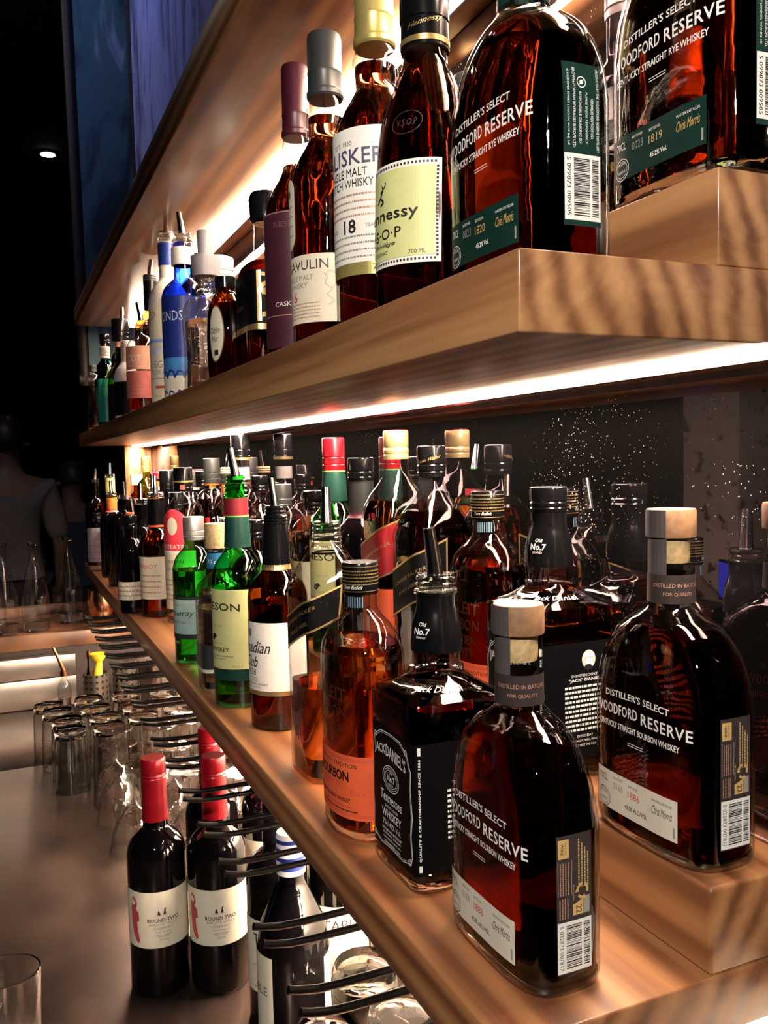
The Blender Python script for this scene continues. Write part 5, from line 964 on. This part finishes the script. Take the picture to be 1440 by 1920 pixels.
# ------------------------------------------------------------------ wine on the counter
def wine(loc, rot, label, style, cap=cap_red, h=.303, r=.0375):
    t = thing('wine_bottle', label, 'bottle', loc, math.radians(rot))
    if style == 'slope': P = Prof([(0, r-.004, r-.004, 2), (.004, r, r, 2), (.135, r, r, 2), (.158, r*.93, r*.93, 2), (.180, r*.72, r*.72, 2), (.200, r*.50, r*.50, 2), (.215, .0150, .0150, 2), (h-.004, .0142, .0142, 2)])
    else: P = P_round(r, .178, .214, .0152, h-.004, .004, curve=.6)
    loft('glass_body', P, dark_glass, t, seg=48)
    zc = .222
    cp = lathe('capsule', [(0, zc), (.0166, zc), (.0160, zc+.030), (.0160, h-.026), (.0152, h-.0245), (.0160, h-.023), (.0152, h-.020), (.0160, h-.018), (.0160, h-.003), (.0148, h), (0, h)], cap, t, 36, sharp=25)
    s = Sheet()
    if style == 'round':
        s.rect(-.062, .062, .067, .140, paper_cream, 0, 48)
        rd = plain('figure_red', (.55, .07, .08), .5, 0, .2)
        s.poly([(-.040, .125), (-.034, .130), (-.030, .126), (-.0305, .120), (-.033, .117), (-.028, .113), (-.027, .103), (-.031, .100), (-.030, .090), (-.027, .076), (-.030, .072), (-.036, .080), (-.039, .090), (-.0405, .104), (-.041, .115)], rd, 1)
        s.disc(-.036, .1255, .0035, .0040, paper_cream, 2, 12); s.poly([(-.0405, .126), (-.036, .1335), (-.031, .130), (-.033, .126), (-.036, .1295)], rd, 3)
        s.poly([(-.003, .1100), (.001, .1100), (-.0005, .1145), (-.0015, .1165), (-.0025, .1140)], ink_black, 1); s.poly([(.004, .1100), (.0075, .1100), (.0070, .1160), (.0080, .1190), (.0055, .1175), (.0050, .1140)], ink_black, 1)
        s.rect(-.005, .010, .1090, .1093, ink_grey, 1); s.text('ROUND TWO', .004, .1030, .0052, ink_black, w=.040, bold=.015, arch=.8, lvl=1); s.text('BAROSSA VALLEY', .004, .0980, .0034, ink_grey, w=.036, lvl=1); s.text('CABERNET', .004, .0925, .0030, ink_grey, w=.024, lvl=1); s.text('Single Vineyard', .004, .0875, .0030, ink_grey, w=.022, shear=.3, lvl=1)
        s.dashes(-.006, .014, .0835, .0009, ink_grey, 1, 1); s.dashes(-.004, .012, .0815, .0009, ink_grey, 2, 1); s.text('750ML', .004, .0775, .0030, ink_grey, lvl=1); s.rect(.052, .060, .080, .095, ink_grey, 1)
    elif style == 'tabi':
        s.rect(-.050, .055, .045, .135, paper_cream, 0, 40); s.text('TABLE', 0, .112, .0120, ink_black, w=.050, lvl=1); s.line([(-.03, .075), (-.015, .085), (0, .078), (.02, .088), (.035, .080)], .0006, ink_grey, 1); s.line([(-.02, .060), (.0, .068), (.025, .060)], .0006, ink_grey, 1); s.dashes(-.03, .03, .052, .0015, ink_grey, 1, 1)
    else:
        s.poly([(.052, .040), (.108, .040), (.108, .150), (.098, .141), (.080, .136), (.062, .133), (.052, .132)], paper_cream, 0)
        s2 = Sheet(); s2.rect(-.070, -.012, .032, .140, paper_cream, 0, 20)
        for k, tx in enumerate(['L', 'R', 'e', 'I']): s.text(tx, .066, .105-.013*k, .005, ink_red, lvl=1)
        s.line([(.055, .060), (.075, .064), (.095, .072), (.107, .080)], .0010, ink_black, 1); s.dashes(.06, .10, .0590, .0020, ink_grey, 1, 1); s2.text('TABLE', -.040, .100, .009, ink_black, w=.040, lvl=1); s2.dashes(-.06, -.03, .045, .002, ink_grey, 3, 1); s2.build('side_label', P, t, 0, .0005, maxstep=.0025)
    s.build('front_label', P, t, 0, .0005, maxstep=.0025); return t
wine((.1625, 1.134, ZC), 84, 'red-capped wine bottle with cream label, leftmost of the wines on the steel counter', 'round')
wine((.2350, 1.105, ZC), 76, 'red-capped wine bottle with cream label beside the leftmost wine', 'round')
wine((.2560, 1.226, ZC), 62, 'red-capped wine bottle standing behind the other two red caps', 'round')
wine((.3350, 1.212, ZC), 60, 'dark-capped wine bottle with cream label behind the red-capped pair', 'round', cap_black)
wine((.2870, 1.005, ZC), 60, 'wine bottle with narrow cream label behind the big sloping dark one', 'tabi', cap_black)
t = wine((.2780, .9150, ZC), 55, 'big sloping wine bottle with blue and white striped cap under the wire rails', 'slope', cap_white, h=.268, r=.041)
for k in range(4): lathe('blue_stripe', [(.0162, .228+.010*k), (.0167, .228+.010*k), (.0167, .2325+.010*k), (.0162, .2325+.010*k)], lab_blue, t, 28, closed=True)
wine((.3660, 1.005, ZC), 78, 'wine bottle with cream TABLE label beside the upturned tumblers', 'tabi', cap_black)

# ------------------------------------------------------------------ upturned tumblers (rim down, heavy foot on top)
def tumbler_mesh(r=.036, h=.132, foot=.012, fl=0):
    # closed wall: outside and inside surfaces
    pts = [(0, h-foot-.003), (r*.55, h-foot-.001), (r*.82, h-foot-.006), (r*.88, h*.7), (r*.92, h*.3), (r*.93, .0008), (r*.965, 0), (r, .0008), (r, h*.3), (r*.97, h*.7), (r*.93, h*.93), (r*.86, h), (r*.62, h-.001), (0, h-.003)]
    t_ = lathe('tumbler', pts, tumbler_glass, None, 28, sharp=50, wave=(0.012, 12) if fl else None)
    return t_
tm = tumbler_mesh(); cols = [('left', [(.107, 1.905), (.106, 1.985), (.090, 2.065), (.075, 2.150)]), ('middle', [(.185, 1.895), (.184, 1.975), (.172, 2.055), (.166, 2.165)]), ('right', [(.262, 1.940), (.260, 2.022), (.252, 2.165)]), ('wall-side', [(.345, 1.900), (.344, 1.985), (.342, 2.165)]), ('innermost', [(.425, 1.860), (.424, 1.950), (.422, 2.040)])]
nth = ['first', 'second', 'third', 'last']
first = True
for cn, pp in cols:
    for i, (x, y) in enumerate(pp):
        o = tm if first else tm.copy()
        if not first: COL.objects.link(o)
        first = False
        o.location = (x, y, ZC if y < 2.09 else ZC-.006); o.rotation_euler.z = i
        tag(o, 'upturned clear tumbler, %s in the %s column of the steel counter' % (nth[i], cn), 'glass', 'upturned tumblers on the counter')
tm2 = tumbler_mesh(.040, .098, .014, 1); sp_ = [(.360, .905, 'behind the nearest ones by the panel'), (.430, .952, 'tight against the bright panel beside the labelled wine'), (.365, .812, 'nearest, centre of the front trio'), (.280, .812, 'front left under the wire rails'), (.4325, .864, 'back right against the bright panel'), (.350, .720, 'closest to the viewer at the bottom edge'), (.4325, .766, 'far right beneath the shelf edge')]
for i, (x, y, d) in enumerate(sp_):
    o = tm2 if i == 0 else tm2.copy()
    if i: COL.objects.link(o)
    o.location = (x, y, ZC); o.rotation_euler.z = i*.7; tag(o, 'ribbed upturned tumbler, '+d, 'glass', 'ribbed tumblers under the shelf')
# stemmed coupes standing upside down
def coupe():
    pts = [(0, .150), (.034, .1495), (.035, .1480), (.006, .1450), (.0035, .140), (.0032, .090), (.005, .082), (.018, .074), (.034, .056), (.042, .030), (.0455, .0), (.0440, .0), (.0405, .030), (.0325, .054), (.017, .0715), (0, .0745)]
    return lathe('coupe_glass', pts, thin_tumbler, None, 32, sharp=50)
cg = coupe(); cs = [(.190, 1.560, 'leftmost, just behind the left wine bottle'), (.180, 1.700, 'left of the second row behind the wines'), (.275, 1.500, 'middle of the row behind the wines'), (.275, 1.640, 'middle, second row behind the wines'), (.360, 1.440, 'near the bright panel behind the wines'), (.370, 1.560, 'second by the bright panel'), (.368, 1.700, 'third by the bright panel'), (.273, 1.780, 'middle, third row behind the wines'), (.185, 1.800, 'left, next to the tumblers'), (.365, 1.345, 'closest to the wines by the bright panel')]
for i, (x, y, d) in enumerate(cs):
    o = cg if i == 0 else cg.copy()
    if i: COL.objects.link(o)
    o.location = (x, y, ZC); tag(o, 'upturned stemmed glass, '+d, 'glass', 'upturned stemmed glasses')
o = lathe('tumbler', [(0, .008), (.030, .008), (.034, .085), (.0352, .0855), (.0365, .085), (.033, .002), (.031, 0), (0, 0)], tumbler_glass, None, 32, sharp=50); o.location = (-.020, 1.095, ZC); tag(o, 'lone upright glass cut off at the bottom left corner', 'glass')

# ------------------------------------------------------------------ bar tools by the splashback
m, nt, out = _new('perforated_steel'); N = nt.nodes; L = nt.links
b = N.new('ShaderNodeBsdfPrincipled'); b.inputs['Metallic'].default_value = 1; b.inputs['Roughness'].default_value = .28; b.inputs['Base Color'].default_value = (.62, .56, .46, 1)
bk_ = N.new('ShaderNodeBsdfDiffuse'); bk_.inputs[0].default_value = (.01, .01, .01, 1); mx = N.new('ShaderNodeMixShader'); tc = N.new('ShaderNodeTexCoord'); sx_ = N.new('ShaderNodeSeparateXYZ'); L.new(tc.outputs['Object'], sx_.inputs[0])
at = N.new('ShaderNodeMath'); at.operation = 'ARCTAN2'; L.new(sx_.outputs['Y'], at.inputs[0]); L.new(sx_.outputs['X'], at.inputs[1])
def cell(src, scale):
    a = N.new('ShaderNodeMath'); a.operation = 'MULTIPLY'; a.inputs[1].default_value = scale; f = N.new('ShaderNodeMath'); f.operation = 'FRACT'; s_ = N.new('ShaderNodeMath'); s_.operation = 'SUBTRACT'; s_.inputs[1].default_value = .5; p_ = N.new('ShaderNodeMath'); p_.operation = 'POWER'; p_.inputs[1].default_value = 2
    ab = N.new('ShaderNodeMath'); ab.operation = 'ABSOLUTE'
    L.new(src, a.inputs[0]); L.new(a.outputs[0], f.inputs[0]); L.new(f.outputs[0], s_.inputs[0]); L.new(s_.outputs[0], ab.inputs[0]); L.new(ab.outputs[0], p_.inputs[0]); return p_.outputs[0]
ad = N.new('ShaderNodeMath'); L.new(cell(at.outputs[0], 14/(2*PI)), ad.inputs[0]); L.new(cell(sx_.outputs['Z'], 62), ad.inputs[1]); lt = N.new('ShaderNodeMath'); lt.operation = 'LESS_THAN'; lt.inputs[1].default_value = .055
L.new(ad.outputs[0], lt.inputs[0]); L.new(lt.outputs[0], mx.inputs[0]); L.new(b.outputs[0], mx.inputs[1]); L.new(bk_.outputs[0], mx.inputs[2]); L.new(mx.outputs[0], out.inputs[0])
perf = m
ZD2 = ZC-.006
def caddy(x, y, label, fill):
    t = thing('utensil_holder', label, 'holder', (x, y, ZD2)); lathe('perforated_cup', [(0, 0), (.034, 0), (.034, .125), (.0325, .125), (.0325, .003), (0, .003)], perf, t, 36); return t
caddy(.208, 2.445, 'perforated steel holder with yellow peelers in it', 1); caddy(.292, 2.500, 'second perforated steel holder in the dark beside the first', 0)
t = thing('citrus_squeezer', 'yellow squeezer standing in the left perforated holder', 'utensil', (.210, 2.447, ZD2+.0035)); tube('handle', [(0, 0, 0), (.004, 0, .12), (.010, 0, .165)], [.009, .012, .008], plain('yellow_enamel', (.85, .55, .03), .3, 0, .1, coat=.5), t, 12); lathe('squeeze_bowl', [(0, 0), (.012, .002), (.021, .014), (.023, .024), (0, .024)], MATS['yellow_enamel'], t, 24, z0=.150, cx=.006)
t = thing('bar_strainer', 'copper strainer handle sticking up from the left holder', 'utensil', (.193, 2.440, ZD2+.0035)); tube('handle', [(0, 0, 0), (-.004, 0, .12), (-.002, 0, .185)], [.004, .005, .006], plain('polished_copper', (.85, .42, .25), .18, 1.0, .1), t, 10)
copper = MATS['polished_copper']
for x, y, h_, d in ((.262, 2.745, .10, 'left one of the copper cups on the far bar'), (.345, 2.700, .11, 'right one of the copper cups on the far bar, under the shelf end')):
    t = thing('copper_cup', 'dented '+d, 'cup', (x, y, -.48)); lathe('bowl', [(0, 0), (.030, 0), (.042, .02), (.044, h_*.75), (.040, h_), (.038, h_), (.041, h_*.75), (.039, .022), (0, .006)], copper, t, 36); tube('handle', [(.038, 0, h_*.75), (.062, 0, h_*.7), (.064, 0, h_*.35), (.040, 0, h_*.25)], .0035, copper, t, 10)
t = thing('shaker_tin', 'large bright steel shaker tin under the wire rails', 'shaker', (.345, 2.330, ZD2)); lathe('tin', [(0, 0), (.034, 0), (.036, .004), (.046, .165), (.0475, .168), (.0445, .168), (.034, .006), (0, .006)], chrome, t, 40); lathe('rim', [(.0455, .1655), (.0485, .1655), (.0485, .170), (.0455, .170)], chrome, t, 40, closed=True)
t = thing('shaker_tin', 'smaller steel shaker tin beside the large bright one', 'shaker', (.425, 2.400, ZD2)); lathe('tin', [(0, 0), (.030, 0), (.032, .004), (.042, .150), (.0435, .152), (.0405, .152), (.030, .006), (0, .006)], chrome, t, 40)
t = thing('bitters_bottle', 'slender glass dasher bottle with copper spout by the splashback', 'bottle', (.125, 2.400, ZD2)); PB = P_round(.017, .100, .125, .008, .140, .003); loft('glass_body', PB, clear, t, seg=28); loft('liquid', PB, clear_spirit, t, z0=.004, z1=.08, inset=.002, seg=28)
lathe('stopper', [(0, .138), (.011, .138), (.010, .150), (0, .152)], copper, t, 24); tube('spout', [(0, 0, .150), (-.010, 0, .180), (-.020, 0, .205), (-.024, 0, .216)], [.006, .005, .004, .004], copper, t, 10)

# clear conical water bottles on the far bar
def water_bottle(x, y, label, h=.262):
    t = thing('water_bottle', label, 'bottle', (x, y, -.48)); P = Prof([(0, .036, .036, 2), (.004, .039, .039, 2), (.100, .039, .039, 2), (.115, .036, .036, 2), (.175, .022, .022, 2), (.225, .0125, .0125, 2), (h-.010, .0115, .0115, 2)])
    loft('glass_body', P, shell('water_bottle_glass', (.97, .97, .98), .03, 1.0), t, seg=40); loft('heavy_base', P, tumbler_glass, t, z0=.002, z1=.030, inset=.002, seg=40)
    lathe('lip', [(.0105, h-.012), (.0145, h-.010), (.0145, h), (.0105, h)], tumbler_glass, t, 28, closed=True); return t
water_bottle(-.012, 2.690, 'clear conical bottle on the far bar, cut by the left edge'); water_bottle(.072, 2.700, 'clear conical bottle on the far bar, second from the left edge'); water_bottle(.172, 2.800, 'clear conical bottle on the far bar, nearest the shelf end'); water_bottle(-.045, 2.780, 'clear conical bottle on the far bar, hidden at the left edge')

# ------------------------------------------------------------------ people beyond the bar (seen from behind, in the dark)
def person(loc, rot, label, shirt, trousers, hairm, H=1.76):
    t = thing('person', label, 'person', loc, rot); k = H/1.76
    J = {'pelvis': (0, 0, .95), 'belly': (0, .005, 1.08), 'chest': (0, .0, 1.27), 'upper': (0, 0, 1.40), 'neck': (0, .0, 1.49), 'jaw': (0, -.012, 1.565), 'skull': (0, .0, 1.66), 'crown': (0, .008, 1.715)}
    E_ = [('pelvis', 'belly'), ('belly', 'chest'), ('chest', 'upper'), ('upper', 'neck'), ('neck', 'jaw'), ('jaw', 'skull'), ('skull', 'crown')]
    Rr = {'pelvis': (.155, .11), 'belly': (.135, .10), 'chest': (.155, .11), 'upper': (.11, .085), 'neck': (.056, .058), 'jaw': (.062, .075), 'skull': (.078, .095), 'crown': (.055, .07)}
    for s, n in ((-1, 'l'), (1, 'r')):
        J.update({n+'sh': (s*.175, 0, 1.395), n+'el': (s*.235, .01, 1.12), n+'wr': (s*.225, -.10, .90), n+'palm': (s*.215, -.135, .85), n+'hip': (s*.09, 0, .88), n+'kn': (s*.105, -.005, .50), n+'an': (s*.11, .02, .09), n+'toe': (s*.12, -.13, .03)})
        E_ += [('upper', n+'sh'), (n+'sh', n+'el'), (n+'el', n+'wr'), (n+'wr', n+'palm'), ('pelvis', n+'hip'), (n+'hip', n+'kn'), (n+'kn', n+'an'), (n+'an', n+'toe')]
        Rr.update({n+'sh': (.062, .062), n+'el': (.040, .042), n+'wr': (.027, .022), n+'palm': (.038, .016), n+'hip': (.088, .095), n+'kn': (.056, .060), n+'an': (.038, .042), n+'toe': (.040, .024)})
        for q in range(4):
            a = (q-1.5)*.020; J[n+'f%d' % q] = (s*.215+a*.6, -.170, .815); J[n+'g%d' % q] = (s*.212+a*.6, -.165, .775-.004*abs(q-1)); E_ += [(n+'palm', n+'f%d' % q), (n+'f%d' % q, n+'g%d' % q)]; Rr[n+'f%d' % q] = (.009, .009); Rr[n+'g%d' % q] = (.008, .008)
        J[n+'th'] = (s*.180, -.150, .84); J[n+'tt'] = (s*.172, -.172, .81); E_ += [(n+'palm', n+'th'), (n+'th', n+'tt')]; Rr[n+'th'] = (.011, .011); Rr[n+'tt'] = (.009, .009)
    def skin(name, names, edges, m, grow=0.0, par=t):
        me = bpy.data.meshes.new(name); ix = {q: i for i, q in enumerate(names)}; me.from_pydata([tuple(c*k for c in J[q]) for q in names], [(ix[a], ix[b]) for a, b in edges if a in ix and b in ix], [])
        o = link_mesh(name, me, m, par); sk = me.skin_vertices.new(name='') if hasattr(me.skin_vertices, 'new') else None
        md = o.modifiers.new('skin', 'SKIN'); md.use_smooth_shade = True
        if not me.skin_vertices: return o
        for q, i in ix.items():
            d = me.skin_vertices[0].data[i]; d.radius = ((Rr[q][0]+grow)*k, (Rr[q][1]+grow)*k); d.use_root = (i == 0)
        sb = o.modifiers.new('sub', 'SUBSURF'); sb.levels = 1; sb.render_levels = 2; return o
    skin('body', list(J), E_, plain('skin_tone', (.20, .12, .09), .55, 0, .08))
    sh = ['belly', 'pelvis', 'chest', 'upper', 'lsh', 'lel', 'rsh', 'rel']; skin('shirt', sh, E_, shirt, .014)
    tr = ['pelvis', 'lhip', 'lkn', 'lan', 'rhip', 'rkn', 'ran']; skin('trousers', tr, E_, trousers, .012)
    hv = []; hf = []; Z = 10; A = 24
    for i in range(Z+1):
        ph = PI*.60*i/Z
        for j in range(A):
            th = 2*PI*j/A; front = max(0, -math.sin(th)); drop = 1.0 if front < .35 else .62
            p = ph*drop; hv.append((.088*math.sin(p)*math.cos(th)*k, (.008+.106*math.sin(p)*math.sin(th))*k, (1.655+.115*math.cos(p))*k))
    for i in range(Z):
        for j in range(A): hf.append((i*A+j, i*A+(j+1) % A, (i+1)*A+(j+1) % A, (i+1)*A+j))
    h_ = mesh('hair', hv, hf, hairm, t, sharp=80); so = h_.modifiers.new('thick', 'SOLIDIFY'); so.thickness = .012
    for s in (-1, 1): lathe('ear', [(0, -.012), (.018, -.010), (.024, 0), (.018, .010), (0, .012)], MATS['skin_tone'], t, 16, cx=s*.088*k, cy_=0, z0=1.62*k)
    return t
hair = plain('dark_hair', (.02, .014, .012), .5, 0, .3, 200)
person((.030, 5.00, -1.58), PI, 'person in a dark grey shirt standing behind the far bar at the left edge', plain('dark_grey_shirt', (.16, .135, .135), .8, 0, .12, 30), plain('black_trousers', (.02, .02, .02), .8), hair, 1.84)
person((.380, 5.50, -1.58), PI+.3, 'person in a navy shirt farther back behind the clear bottles', plain('navy_shirt', (.03, .045, .075), .8, 0, .12, 30), MATS['black_trousers'], hair, 1.60)
